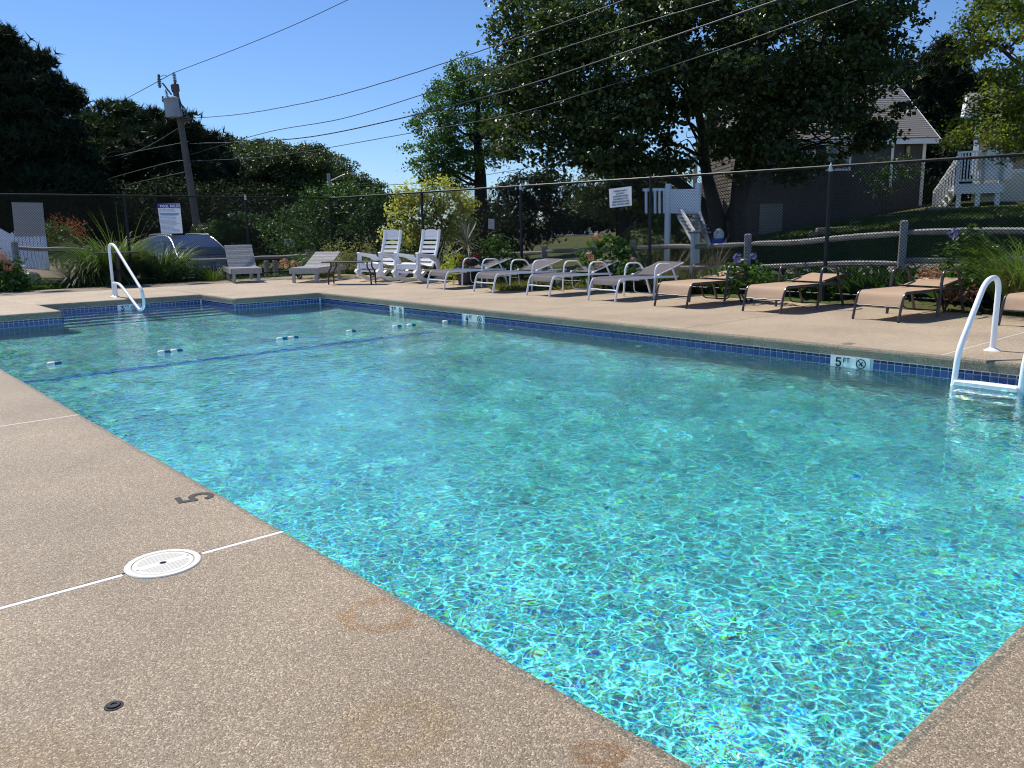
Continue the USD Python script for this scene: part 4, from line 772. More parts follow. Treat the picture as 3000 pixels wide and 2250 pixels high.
for x, y, d, r in [(1560, 40, 21, 1.05), (1530, 140, 20.6, .95), (1640, 110, 20, 1.1), (1520, 250, 20.8, .9), (1620, 230, 19.6, 1.1), (1500, 340, 20.8, .8), (1590, 350, 19.8, 1.0), (1530, 420, 20.3, .75), (1640, 440, 19.6, .9), (1700, 340, 18.8, 1.1), (1740, 200, 18.8, 1.2), (1720, 60, 19.2, 1.2), (1750, 450, 19, .8), (1820, 360, 18.2, 1.0), (1850, 480, 18.9, .6), (1840, 240, 18, 1.2), (1850, 100, 18.2, 1.2), (1940, 320, 18.4, .9), (1960, 180, 18, 1.1), (1980, 40, 18.4, 1.2), (1900, 420, 19.6, .7),
                   (2080, 90, 17.8, 1.2), (2060, 230, 18.2, .8), (2180, 190, 17.8, 1.0), (2210, 30, 18, 1.2), (2300, 130, 18.2, 1.2), (2340, 270, 18.6, 1.1), (2260, 330, 19, .8), (2420, 60, 18.8, 1.2), (2440, 200, 19, 1.1), (2430, 330, 19.5, .9), (2540, 120, 19.8, 1.0), (2560, 10, 20, 1.0), (2530, 260, 20, .9), (2620, 60, 20.8, .8), (2610, 180, 20.8, .7), (2500, 380, 20.4, .6), (2580, 330, 20.6, .5), (2350, 390, 19.6, .7), (2200, 400, 19.5, .6), (2420, 430, 20, .45), (2560, 400, 20.6, .35), (2130, 420, 19, .5), (2270, 440, 19.4, .55), (2360, 450, 19.6, .5), (2200, 480, 20, .35), (2320, 500, 20, .3), (2470, 440, 20.2, .4), (1990, 440, 19.2, .55), (2250, 380, 18.6, .8), (2400, 380, 18.8, .8), (2120, 350, 18.4, .8), (2330, 470, 19, .45), (2500, 430, 19.6, .4), (2180, 430, 18.8, .45), (1800, 500, 19.4, .4),
                   (1650, -100, 21, 1.6), (1850, -150, 20, 2.), (2100, -180, 20, 2.2), (2350, -140, 20, 2), (2550, -120, 21, 1.5), (1700, 150, 23, 1.6), (1650, 330, 23, 1.3), (1850, 80, 23.5, 1.8), (1850, 300, 23.5, 1.3), (2050, 100, 24, 1.8), (2250, 100, 24, 1.9), (2430, 140, 24, 1.7), (2300, 280, 23.5, 1.4), (2100, 300, 24, 1.0), (2480, 290, 23, 1.1)]:
    ml.append(lobe(x, y, d*1.14, r*1.2, r*.88))
tree('maple_tree', 'large spreading maple with several dark trunks in front of the grey house', 'tree', None, b_, stems, ml, lf_maple, m_bark, np.random.default_rng(50), 30, .31, 46, .118, r0=.2, holes=.36, shell=.3, flat=.5, asp=.85, sub=4)
# ---- trees right and behind
d0 = 46; bx, by, _ = at(2760, 640, d0); bz = lz(bx, by)
ll = [(2775, 165, 1.1), (2740, 190, .9), (2790, 200, .8), (2720, 240, 1.), (2650, 215, .7), (2640, 250, 1.), (2690, 290, 1.4), (2780, 260, 1.1), (2840, 265, 1.0), (2860, 240, .6), (2760, 330, 1.6), (2830, 320, 1.2), (2620, 300, .7), (2700, 370, 1.7), (2800, 400, 1.7), (2730, 460, 2.2), (2860, 380, 1.), (2650, 400, 1.2), (2790, 500, 2)]
tree('pine_tree', 'lone pine with an irregular top rising behind the right end of the grey house', 'tree', None, (bx, by, bz), [[(bx, by, bz, .3), (*at(2760, 420, d0), .2), (*at(2770, 180, d0), .05)]], [lobe(x, y, d0+R.uniform(-1.2, 1.2), r, r*.62) for x, y, r in ll], leafmat('warm_pine_needles', [(.02, .03, .012), (.045, .055, .018), (.075, .08, .03)], .15, .6, .25), m_bark2, np.random.default_rng(60), 60, .32, 5, .36, kind='needle', nl_=10, r0=.25, holes=.3, shell=.3)
d0 = 20; b0 = (20.5, 2.6, lz(20.5, 2.6))
ll = [(2830, 95, .35), (2870, 130, .4), (2920, 60, .5), (2980, 20, .6), (2930, 150, .45), (2985, 110, .55), (2900, 230, .3), (2960, 215, .45), (3020, 200, .7), (2840, 160, .25), (2880, 20, .3), (2880, 310, .45), (2940, 320, .55), (3010, 330, .7), (2860, 360, .4), (2930, 390, .5), (3000, 400, .6), (2960, 270, .4), (2810, 395, .3), (2960, 440, .35), (3080, 60, .9), (3100, 300, 1.), (3120, -80, 1.2), (2950, -60, .7)]
tree('locust_tree', 'yellow green feathery tree reaching in from the right edge', 'tree', None, b0, [[(*b0, .2), (*at(3150, 450, d0), .15), (*at(3060, 285, d0), .07), (*at(2950, 255, d0), .045), (*at(2870, 225, d0), .03), (*at(2825, 180, d0), .012)],
     [(*at(3150, 450, d0), .14), (*at(3120, 250, d0), .10), (*at(2990, 190, d0), .04), (*at(2900, 110, d0), .02), (*at(2860, 70, d0), .01)], [(*at(3130, 350, d0), .1), (*at(3050, 80, d0), .05), (*at(2950, 20, d0), .02)]], [lobe(x, y, d0+R.uniform(-.8, .8), r, r*.6) for x, y, r in ll], lf_ylocust, m_bark, np.random.default_rng(61), 150, .22, 18, .075, r0=.12, holes=.25, shell=.1, flat=.45)
def bushes(name, label, cat, group, ll, lm, seed, per=120, rad=.2, nl=16, size=.09, sq=.8, holes=.15, shell=.4, flat=.45, stem=True, base=None):
    """shrub: ll = (px, py, distance, radius)"""
    rng = np.random.default_rng(seed); lobes = [lobe(x, y, d, r, r*sq) for x, y, d, r in ll]; c = np.mean([l[0] for l in lobes], 0); bz = lz(c[0], c[1]) if base is None else base
    t = thing(name, label, cat, (0, 0, 0), 0, group)
    if stem:
        mb = MB()
        for l in lobes: mb.tube(limb_path((c[0]+rng.normal()*.08, c[1]+rng.normal()*.08, bz-.05), l[0], rng, k=3), np.linspace(.018, .006, 10), 4)
        mb.build('stem', m_bark, t)
    P, o = clumps(lobes, per, rad, nl, rng, shell, .7, holes); P[:, 2] = np.maximum(P[:, 2], bz+.02); v, f = leaves(P, size, rng, flat, out=o)
    usdkit.mesh(stage, path_for(t, 'foliage'), (v, f), lm); return t
# dark mass under and behind the trees
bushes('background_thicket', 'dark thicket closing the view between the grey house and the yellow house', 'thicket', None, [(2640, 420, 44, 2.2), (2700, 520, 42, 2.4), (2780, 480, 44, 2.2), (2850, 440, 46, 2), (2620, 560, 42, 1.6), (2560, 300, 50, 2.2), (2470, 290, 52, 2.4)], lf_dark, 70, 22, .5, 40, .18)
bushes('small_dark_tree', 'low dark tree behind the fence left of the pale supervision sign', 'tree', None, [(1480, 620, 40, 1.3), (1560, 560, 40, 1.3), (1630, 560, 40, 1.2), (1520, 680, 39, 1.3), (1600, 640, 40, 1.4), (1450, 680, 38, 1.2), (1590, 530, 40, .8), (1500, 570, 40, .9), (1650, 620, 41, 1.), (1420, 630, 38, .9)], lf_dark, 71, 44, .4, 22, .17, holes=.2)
bushes('evergreen_hedge', 'distant dark evergreen behind the parked white pickup', 'hedge', None, [(1690, 640, 100, 2.2), (1740, 610, 98, 3), (1800, 600, 96, 3.4), (1860, 620, 94, 3.2), (1640, 655, 104, 1.4), (1900, 640, 92, 3)], lf_dark, 72, 12, .9, 22, .55)
ll = [(1760, 540, 1.0), (1820, 560, 1.2), (1860, 600, 1.1), (1760, 600, .9), (1900, 560, 1.2), (1940, 620, 1.1), (1880, 520, .9), (1730, 580, .7), (1960, 540, .9)]
bx, by, _ = at(1828, 712, 33); bz = lz(bx, by)
tree('broadleaf_tree', 'middle distance tree with a dark forked trunk below the maple crown', 'tree', None, (bx, by, bz), [[(bx, by, bz, .34), (*at(1822, 620, 33), .26), (*at(1800, 520, 33), .16)], [(*at(1828, 640, 33), .24), (*at(1870, 540, 33), .14)]], [lobe(x, y, 34+R.uniform(-1, 1), r, r*.8) for x, y, r in ll], lf_maple, m_bark2, np.random.default_rng(73), 50, .35, 24, .15, holes=.2)
# understorey behind the left fence
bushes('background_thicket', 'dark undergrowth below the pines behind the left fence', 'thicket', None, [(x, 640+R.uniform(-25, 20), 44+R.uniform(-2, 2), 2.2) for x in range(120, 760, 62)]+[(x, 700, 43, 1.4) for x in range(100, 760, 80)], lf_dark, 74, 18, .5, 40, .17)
bushes('green_shrub', 'bright green shrubs along the far edge of the sandy lot behind the car', 'shrub', None, [(620+q*32, 690+R.uniform(-22, 14), 34, .75) for q in range(9)]+[(640+q*40, 740, 33.5, .6) for q in range(7)], lf_bush, 75, 90, .25, 18, .14)
bushes('green_shrub', 'tall loose green shrub left of the yellow shrub', 'shrub', None, [(870, 640, 30, .7), (830, 690, 30, .8), (920, 640, 28, .9), (960, 600, 28, .9), (1000, 660, 27, 1.), (1060, 600, 27, .9), (1100, 650, 26, .9), (900, 720, 28, .9), (980, 720, 27, .9), (1060, 700, 26, .9), (1020, 580, 28, .7), (1140, 620, 26, .8)], lf_bush, 76, 80, .26, 18, .11)
bushes('yellow_shrub', 'tall golden variegated shrub standing at the corner of the fence', 'shrub', None, [(1200, 570, 23.2, .5), (1260, 550, 23, .55), (1320, 560, 23, .5), (1180, 620, 23, .5), (1250, 610, 22.8, .6), (1330, 610, 23, .6), (1370, 600, 23.4, .35), (1160, 680, 23, .4), (1220, 680, 22.8, .5), (1300, 680, 22.8, .5), (1360, 670, 23, .45), (1290, 530, 23, .25), (1150, 590, 23.2, .3), (1230, 720, 22.7, .35)], lf_gold, 77, 150, .17, 16, .095, holes=.36, shell=.25)
bushes('dark_shrub', 'dark leafy growth inside and below the yellow shrub', 'shrub', None, [(1230, 650, 23.2, .55), (1300, 640, 23.3, .5), (1260, 720, 23, .5), (1340, 700, 23.3, .4), (1200, 720, 23.1, .4), (1280, 590, 23.4, .35)], lf_bush, 177, 90, .22, 16, .09, holes=.2)
bushes('dark_shrub', 'dark green shrub between the yellow shrub and the fence post', 'shrub', None, [(1400, 650, 24, .6), (1440, 700, 24, .6), (1380, 720, 24, .6), (1470, 730, 23.6, .5), (1460, 640, 25, .5)], lf_dark, 78, 90, .24, 18, .1)
bushes('mottled_shrub', 'low yellow mottled shrub behind the rocking chairs', 'shrub', None, [(1010, 760, 23.4, .35), (1060, 740, 23.4, .4), (980, 730, 23.6, .35), (1110, 770, 22.9, .3), (1060, 790, 23, .3), (1160, 760, 22.6, .35), (1210, 780, 22.4, .35), (1270, 770, 22, .35), (1310, 800, 21.6, .3)], lf_mott, 79, 200, .15, 14, .055)
bushes('leafy_plant', 'upright leafy green plant to the right of the flower pot', 'plant', None, [(1440, 720, 19.8, .28), (1480, 740, 19.6, .3), (1430, 760, 19.6, .28), (1500, 775, 19.3, .25), (1460, 700, 19.8, .2)], lf_bush, 80, 260, .13, 12, .085)
bushes('green_shrub', 'grey green shrub on the lawn below the white stair landing', 'shrub', None, [(1990, 660, 25, .5), (2010, 690, 24.8, .5), (1970, 700, 25, .5), (1960, 650, 25.4, .4)], lf_bush, 81, 110, .2, 16, .1)
bushes('weedy_shrub', 'brownish weedy shrub behind the fence near the lounger with the grey sling', 'shrub', None, [(1880, 680, 22, .4), (1910, 700, 21.6, .4), (1860, 710, 21.8, .35), (1935, 720, 21.2, .3), (1900, 740, 21, .3)], lf_mott, 82, 130, .17, 14, .07)
bushes('climbing_shrub', 'shrub with pale leaves growing against the grey house', 'shrub', None, [(2560, 500, 29, .5), (2620, 520, 29.2, .55), (2660, 500, 29.4, .4), (2590, 560, 29, .5), (2530, 560, 28.8, .4), (2640, 470, 29.6, .3)], lf_bush, 83, 60, .24, 14, .1, holes=.35)
bushes('rusty_shrub', 'small rusty brown conifer at the left behind the picket fence', 'shrub', None, [(190, 665, 34, .55), (200, 690, 34, .5), (175, 700, 34, .4)], lf_rust, 84, 160, .2, 16, .08)
bushes('green_shrub', 'round clipped shrub beside the white picket fence', 'shrub', None, [(160, 700, 31, .6), (150, 680, 31, .4), (180, 730, 31, .5)], lf_bush, 85, 110, .2, 16, .1)
bushes('low_weeds', 'low leafy weeds along the foot of the left fence below the car', 'plant', None, [(520, 790, 23.8, .32), (560, 795, 23.9, .3), (590, 800, 24, .26), (480, 800, 23.7, .3), (650, 808, 24.1, .16), (700, 806, 24.3, .14), (790, 806, 24.6, .14)], lf_bush, 86, 220, .13, 12, .07)
# flowering hydrangeas
def hydrangea(label, ll, fl, cat, seed, col, size=.12, stems=True):
    t = bushes('hydrangea', label, cat, 'hydrangeas along the fence', ll, lf_hyd, seed, 200, .13, 9, size, holes=.1, flat=.5)
    rng = np.random.default_rng(seed+500)
    for x, y, d, r in fl:
        c = at(x, y, d); k = 90; dd = unit(rng.normal(size=(k, 3))); P = c+dd*r*rng.uniform(.85, 1.05, (k, 1)); N = dd
        D = unit(np.cross(N, rng.normal(size=(k, 3)))); S = np.cross(N, D); s_ = r*.36
        v = np.stack([P-D*s_*.5, P+S*s_*.5, P+D*s_*.5, P-S*s_*.5], 1).reshape(-1, 3); q = np.arange(k)*4
        usdkit.mesh(stage, path_for(t, 'flower_head'), (v, np.concatenate([np.stack([q, q+1, q+2], 1), np.stack([q, q+2, q+3], 1)])), col)
    return t
fl_pink = leafmat('pink_petal', [(.42, .20, .17), (.50, .27, .22), (.34, .15, .12)], .3); fl_blue = leafmat('blue_petal', [(.16, .16, .50), (.24, .24, .62), (.20, .16, .45)], .3); fl_pale = leafmat('pale_petal', [(.6, .6, .5), (.5, .52, .4)], .3)
hydrangea('hydrangea with dusty pink flower heads behind the grey sling loungers', [(1740, 740, 17.6, .3), (1790, 720, 17.6, .3), (1830, 745, 17.4, .28), (1730, 790, 17.2, .28), (1790, 790, 17.2, .3), (1710, 770, 17.4, .2), (1840, 790, 17, .25)], [(1750, 696, 17.3, .10), (1727, 752, 16.9, .10), (1755, 770, 16.9, .08), (1855, 762, 16.8, .06)], 'shrub', 90, fl_pink)
hydrangea('low hydrangea with one blue flower head behind the first tan lounger', [(2130, 795, 14.9, .24), (2180, 790, 14.8, .26), (2230, 800, 14.6, .22), (2160, 830, 14.5, .2), (2260, 815, 14.5, .16)], [(2162, 757, 14.7, .085), (2207, 750, 14.8, .06)], 'shrub', 91, fl_blue)
hydrangea('tall hydrangea with one blue flower head near the right edge behind the fence', [(2800, 750, 14.6, .28), (2850, 730, 14.6, .3), (2900, 760, 14.4, .3), (2820, 810, 14.2, .28), (2880, 820, 14.2, .28), (2840, 690, 14.8, .2), (2940, 820, 14, .25)], [(2795, 684, 14.4, .09)], 'shrub', 92, fl_blue)
hydrangea('bush with faded pink flower heads at the left edge of the deck', [(20, 790, 23, .4), (55, 810, 22.8, .35), (-20, 770, 23, .4), (30, 830, 22.6, .3), (70, 830, 22.6, .22)], [(5, 752, 22.6, .12), (25, 780, 22.5, .12), (22, 765, 22.5, .07)], 'shrub', 93, fl_pink)
hydrangea('low pale pink hydrangea between the two wooden loungers', [(850, 780, 23.6, .2), (880, 770, 23.6, .22), (900, 790, 23.4, .2), (860, 750, 23.8, .15)], [(832, 772, 23.4, .14), (862, 775, 23.3, .11)], 'shrub', 94, fl_pink, .08)
bushes('pinkish_plant', 'pinkish leaved ground plant behind the last tan lounger', 'plant', None, [(2715, 808, 13.9, .16), (2740, 800, 14, .16), (2770, 850, 13.8, .16), (2800, 860, 13.7, .16)], lf_heuch, 95, 500, .08, 9, .06, sq=.5)
bushes('pinkish_plant', 'reddish leaved plant at the foot of the tall hydrangea', 'plant', None, [(2950, 830, 13.7, .16), (2980, 850, 13.6, .16), (2960, 800, 13.8, .12), (2840, 870, 13.6, .14)], lf_heuch, 96, 500, .08, 9, .06)
# ornamental grasses
def grass_clump(label, specs, seed, lm=lf_grass):
    rng = np.random.default_rng(seed); t = thing('ornamental_grass', label, 'ornamental grass')
    vs, fs, n = [], [], 0
    for x, y, rad, k, h, lean, w, arch in specs:
        v, f = blades((x, y, lz(x, y)-.02), rad, k, h, rng, lean, w, 6, arch); vs.append(v); fs.append(f+n); n += len(v)
    usdkit.mesh(stage, path_for(t, 'blades'), (np.vstack(vs), np.vstack(fs)), lm); return t
a_ = at(330, 800, 24.6); b_2 = at(480, 800, 25.); c_3 = at(265, 810, 24.2)
grass_clump('huge clump of arching ornamental grass behind the left fence', [(a_[0], a_[1], .45, 1050, 2.0, .55, .030, .9), (b_2[0], b_2[1], .4, 750, 1.75, .55, .030, .9), (c_3[0], c_3[1], .4, 750, 1.5, .8, .028, 1.1), (a_[0]-.2, a_[1]-.3, .5, 500, 1.2, 1.0, .028, 1.0), (a_[0]+.3, a_[1]+.1, .3, 22, 2.45, .35, .03, .3)], 100)
a_ = at(955, 790, 24); grass_clump('pale arching grass tuft behind the sideways wooden lounger', [(a_[0], a_[1], .15, 420, 1.45, .4, .012, 1.1)], 101, leafmat('pale_grass_blade', [(.22, .24, .10), (.16, .19, .06), (.30, .30, .15)], .3))
a_ = at(625, 812, 23.9); grass_clump('small spiky grass tuft by the left fence below the car', [(a_[0], a_[1], .1, 160, .75, .7, .014, .5)], 102)
a_ = at(2985, 860, 13.9); b_2 = at(3040, 850, 14.2); grass_clump('tall arching grass at the right edge behind the fence', [(a_[0], a_[1], .2, 420, 1.75, .4, .012, 1.0), (b_2[0], b_2[1], .3, 600, 1.9, .45, .012, 1.0)], 103)
sp = []
for x in (1925, 1960, 2000, 2035, 2080): q_ = at(x, 790, 17.2+R.uniform(-.5, .5)); sp.append((q_[0], q_[1], .14, 38, 1.25, .5, .007, .5))
grass_clump('sparse dry straw coloured stems behind the last grey lounger', sp, 104, lf_dry)
# green weeds and grass along the foot of both fences, and the lawn
def meadow(name, label, pts, h, n, seed, lm, w=.008, cat='grass'):
    rng = np.random.default_rng(seed); P = np.asarray(pts, float); Z = land(P[:, 0], P[:, 1]); k = len(P); m_ = n
    B = np.repeat(np.c_[P, Z], m_, 0)+rng.normal(size=(k*m_, 3))*[.05, .05, 0]; D = unit(rng.normal(size=(k*m_, 3))*[.5, .5, 0]+[0, 0, 1.]); S = unit(np.cross(D, rng.normal(size=(k*m_, 3))))*w; L = h*rng.uniform(.4, 1.1, (k*m_, 1))
    bend = rng.normal(size=(k*m_, 3))*[.35, .35, 0]*L
    v = np.stack([B-S-[0, 0, .01], B+S-[0, 0, .01], B+D*L*.6+S*.6, B+D*L+bend], 1).reshape(-1, 3); q = np.arange(k*m_)*4
    p = path_for(None, name); usdkit.mesh(stage, p, (v, np.concatenate([np.stack([q, q+1, q+2], 1), np.stack([q, q+2, q+3], 1)])), lm); return tag(stage.GetPrimAtPath(p), label, cat, None, 'stuff')
lf_lawn = leafmat('lawn_blade', [(.06, .10, .02), (.09, .13, .03), (.12, .15, .05)], .3); lf_lawny = leafmat('dry_lawn_blade', [(.16, .16, .05), (.12, .14, .04), (.20, .18, .08)], .3)
rg = np.random.default_rng(105)
yy = rg.uniform(1, 22, 1500); xx = np.interp(yy, [1, 22.5], [FB[0], FCX])+.1+rg.exponential(.35, 1500); meadow('fence_foot_grass', 'green grass and weeds growing at the foot of the right fence', np.c_[xx, yy], .28, 9, 106, lf_bush, .010)
xx = rg.uniform(-.5, 12.6, 900); meadow('fence_foot_grass', 'weeds growing at the foot of the left fence', np.c_[xx, 22.62+rg.exponential(.3, 900)], .2, 8, 107, lf_bush, .011)
px_ = rg.uniform(1500, 3100, 7000); dd_ = rg.uniform(18.3, 27, 7000); P_ = np.array([at(a, 700, d)[:2] for a, d in zip(px_, dd_)]); meadow('lawn_grass', 'mown lawn rising behind the split rail fence', P_, .09, 7, 108, lf_lawn, .009)
px_ = rg.uniform(1450, 2150, 2500); dd_ = rg.uniform(17.5, 21, 2500); P_ = np.array([at(a, 700, d)[:2] for a, d in zip(px_, dd_)]); meadow('dry_grass', 'dry yellow green grass behind the grey sling loungers', P_, .22, 7, 109, lf_lawny, .008)

# ------------------------------------------------------------------ flower pot and spiky plant
pc = np.array([12.28, 15.45]); pot = thing('flower_pot', 'round black planter pot of pink and yellow flowers behind the first grey lounger', 'planter', (*pc, 0))
MB().tm(trimesh.creation.revolve(np.array([(0, 0), (.21, 0), (.235, .03), (.275, .40), (.30, .40), (.305, .45), (.285, .455), (.265, .40), (0, .39)]), sections=32)).build('pot', mat('black_plastic', (.018, .018, .02), .45, .5), pot, smooth=35)
rng = np.random.default_rng(120)
def spray(c, r, k, size, lm, name, par, flat=.4, sq=.7):
    P = np.array(c)+rng.normal(size=(k, 3))*np.array([r, r, r*sq])*.55; v, f = leaves(P, size, rng, flat); usdkit.mesh(stage, path_for(par, name), (v, f), lm)
fl_red = leafmat('begonia_petal', [(.42, .05, .10), (.52, .10, .14), (.45, .16, .16)], .35); lf_col = leafmat('coleus_leaf', [(.30, .34, .03), (.40, .38, .05), (.22, .30, .04), (.45, .20, .04)], .35)
spray((0, 0, .50), .30, 260, .085, lf_hyd, 'leaves', pot); spray((-.22, .22, .42), .22, 240, .095, lf_col, 'yellow_leaves', pot, sq=1.1)
for x, y, z in ((-.10, .14, .62), (.10, -.16, .64), (.18, -.24, .66), (-.02, -.02, .55), (.0, -.15, .50), (-.16, .02, .48), (.14, .05, .60)): spray((x, y, z), .09, 60, .05, fl_red, 'flower_cluster', pot)
dr = thing('spiky_plant', 'spiky dracaena with long narrow arching leaves above the flower pot', 'plant', (*pc, 0))
MB().tube([(0, 0, .4), (.01, 0, .75), (0, .01, 1.0)], .02, 6).build('stem', m_bark2, dr)
m_spk = mat('spiky_leaf', (.24, .23, .17), .5, .4, var=(.12, .13, .07), scale=9)
for q in range(46):
    az = q*2.399; e = math.radians(rng.uniform(-30, 88)); l = rng.uniform(.45, .68); c = np.array([0, 0, .85+rng.uniform(0, .2)]); P = []
    for s_ in np.linspace(0, 1, 6): P.append(c+l*s_*np.array([math.cos(az)*math.cos(e), math.sin(az)*math.cos(e), math.sin(e)])+np.array([0, 0, -.12*s_*s_*math.cos(e)]))
    w_ = [.010, .014, .015, .013, .009, .001]; P = np.array(P); S = unit(np.cross(P[-1]-P[0], [0, 0, 1.])+1e-6); V = np.empty((12, 3)); V[0::2] = P-S*np.array(w_)[:, None]; V[1::2] = P+S*np.array(w_)[:, None]
    V2 = V+np.array([0, 0, -.003]); k = np.arange(5)*2; F_ = np.stack([k, k+1, k+3, k+2], 1); MB().add(np.vstack([V, V2]), np.vstack([F_, F_[:, ::-1]+12])).build('leaf', m_spk, dr)

# ------------------------------------------------------------------ split rail fence
m_rail = mat('weathered_rail', (.36, .345, .32), .9, .2, var=(.22, .205, .185), scale=9, bump=.5, bscale=40)
def split_rail(name, label, posts, two=True, ph=1.22):
    t = thing(name, label, 'fence'); tops = []
    for x, y, z0, h in posts:
        MB().box((x, y, z0+h/2-.1), (.13, .13, h+.2), rz=.4, ch=.02).build('post', m_rail, t); tops.append((x, y, z0, h))
    rng = np.random.default_rng(len(posts)+3)
    for a, b in zip(tops[:-1], tops[1:]):
        for fr in ((.84, .42) if two else (.84,)):
            p, q = np.array([a[0], a[1], a[2]+a[3]*fr+rng.uniform(-.03, .03)]), np.array([b[0], b[1], b[2]+b[3]*fr+rng.uniform(-.03, .03)])
            P = smooth_path([p, p*.66+q*.34+[0, 0, rng.uniform(-.04, .03)], p*.33+q*.67+[0, 0, rng.uniform(-.04, .03)], q], 4)
            MB().tube(P, np.interp(np.linspace(0, 1, len(P)), [0, .1, .9, 1], [.05, .075, .075, .05]), 6, flat=.72).build('rail', m_rail, t)
    return t
def pst(x, y, d, h): p = at(x, y, d); return (p[0], p[1], p[2]-h, h)
pA = pst(2650, 645, 15.9, 1.22); pB = pst(2192, 685, 17.6, 1.2); pC = pst(1855, 705, 19.6, 1.18); pD = pst(1595, 720, 22.3, 1.12); pZ = pst(3300, 640, 15.2, 1.2); pE = pst(1350, 728, 25.6, 1.05)
split_rail('split_rail_fence', 'weathered grey split rail fence running behind the right chain link fence', [pZ, pA, pB, pC, pD, pE])
lp = [(*at(x, 700, d)[:2], 0, 0) for x, d in ((40, 25.6), (250, 25.9), (470, 26.2), (672, 26.5), (900, 26.9))]; lp = [(x, y, lz(x, y), .95) for x, y, _, _ in lp]
split_rail('split_rail_fence', 'weathered split rail fence in front of the parked car behind the left fence', lp, False)
for x, d, h, lab in ((778, 30, .95, 'short grey wooden post left of a pair in the shrubs behind the wooden lounger'), (804, 30, .95, 'short grey wooden post right of a pair in the shrubs behind the wooden lounger'), (898, 26.8, .7, 'short grey wooden post beside the sideways wooden lounger')):
    p = at(x, 740, d); z = lz(p[0], p[1]); q = thing('bollard', lab, 'post', (p[0], p[1], z)); MB().box((0, 0, h/2), (.15, .15, h), ch=.02).build('post', m_rail, q)

# ------------------------------------------------------------------ grey shingled house
class Frame:
    """local frame: origin o, x along ex (horizontal), y along ey, z up"""
    def __init__(s, o, ex): s.o = np.array(o, float); e = np.array([ex[0], ex[1], 0.]); s.x = e/np.linalg.norm(e); s.y = np.array([-s.x[1], s.x[0], 0.]); s.M = np.stack([s.x, s.y, [0, 0, 1.]], 1)
    def p(s, *q): return s.o+s.M@np.array(q, float)
    def box(s, mb, c, d, ch=0.): return mb.box(s.p(*c), d, M=s.M, ch=ch)
    def loc(s, w): return s.M.T@(np.array(w, float)-s.o)
m_shin = [mat(f'grey_shingle_{k}', c, .95, .1, var=tuple(x*.6 for x in c), scale=18) for k, c in enumerate([(.15, .13, .115), (.19, .17, .15), (.12, .11, .10), (.22, .20, .18)])]
m_clap = mat('grey_siding', (.095, .09, .087), .9, .12, var=(.065, .063, .06), scale=6); m_roof = mat('asphalt_shingle', (.23, .215, .20), .95, .1, var=(.15, .14, .13), scale=22, bump=.4, bscale=60)
m_trim = mat('white_trim', (.72, .72, .70), .5, .3); m_conc = mat('grey_foundation', (.14, .135, .13), .95, .1, var=(.10, .095, .09), scale=5); m_glass = mat('window_glass', (.02, .025, .03), .06, .8)
def board(mb, F, a, b, w, h, up=(0, 0, 1)): return mb.beam(F.p(*a), F.p(*b), w, h, up=up)
hs = thing('grey_house', 'grey shingled house with white rake boards and a pale roof behind the maple', 'house')
A0 = Frame((25.07, 16.46, 0), (4.48, -4.18)); A0 = Frame((25.07, 16.46, 0), (4.48, -4.18))
Lh, Dh, EZ, RZ = 6.15, 6.6, 4.08, 6.15
# local y of the frame points away from the pool
sgn = 1 if (A0.y@np.array([.685, .73, 0])) > 0 else -1
def hp(x, y, z): return A0.p(x, sgn*y, z)
def hbox(mb, c, d, **k): return mb.box(hp(*c), d, M=A0.M, **k)
def hull(pts): return trimesh.convex.convex_hull(np.array(pts))
MB().tm(hull([hp(x, y, z) for x in (0, Lh) for y in (0, Dh) for z in (-.6, 1.0)])).build('foundation', m_conc, hs)
MB().tm(hull([hp(x, y, z) for x in (0.02, Lh-.02) for y in (.02, Dh-.02) for z in (1.0, EZ)]+[hp(x, Dh/2, RZ) for x in (.02, Lh-.02)])).build('wall', m_clap, hs)
co = MB()
for q in range(int((EZ-1.0)/.145)): z = 1.0+q*.145; co.tm(hull([hp(x, y, z+dz) for x in (.0, Lh) for y, dz in ((-.004, 0), (-.022, 0), (-.004, .16), (-.010, .16))]))
tag(co.build('siding_course', m_clap, hs), kind='stuff')
# gable shingles facing the pool
rs = random.Random(5); sh = []
row = 0; z = .75
while z < RZ-.25:
    half = Dh/2 if z < EZ else Dh/2*(RZ-z)/(RZ-EZ); y = Dh/2-half+.03+(row % 2)*.05
    while y < Dh/2+half-.06:
        w_ = rs.uniform(.11, .19); w_ = min(w_, Dh/2+half-.03-y)
        if w_ > .04: sh.append((y, z, w_))
        y += w_+.006
    z += .135; row += 1
sh.sort(key=lambda a: a[0]+.25*abs(a[1]-2.6)); rest_ = MB()
for q, (y, z, w_) in enumerate(sh):
    o_ = rs.uniform(0, .006); mb = MB() if q < 290 else rest_; mb.tm(hull([hp(x, yy, z+dz) for yy in (y, y+w_) for x, dz in ((-.004, 0), (-.026-o_, rs.uniform(-.004, .004)), (-.004, .15), (-.010, .15))]))
    if q < 290: mb.build('shingle', m_shin[rs.randrange(4)], hs)
tag(rest_.build('upper_shingles', m_shin[0], hs), kind='stuff')
ov = .28; sl = (RZ-EZ)/(Dh/2)
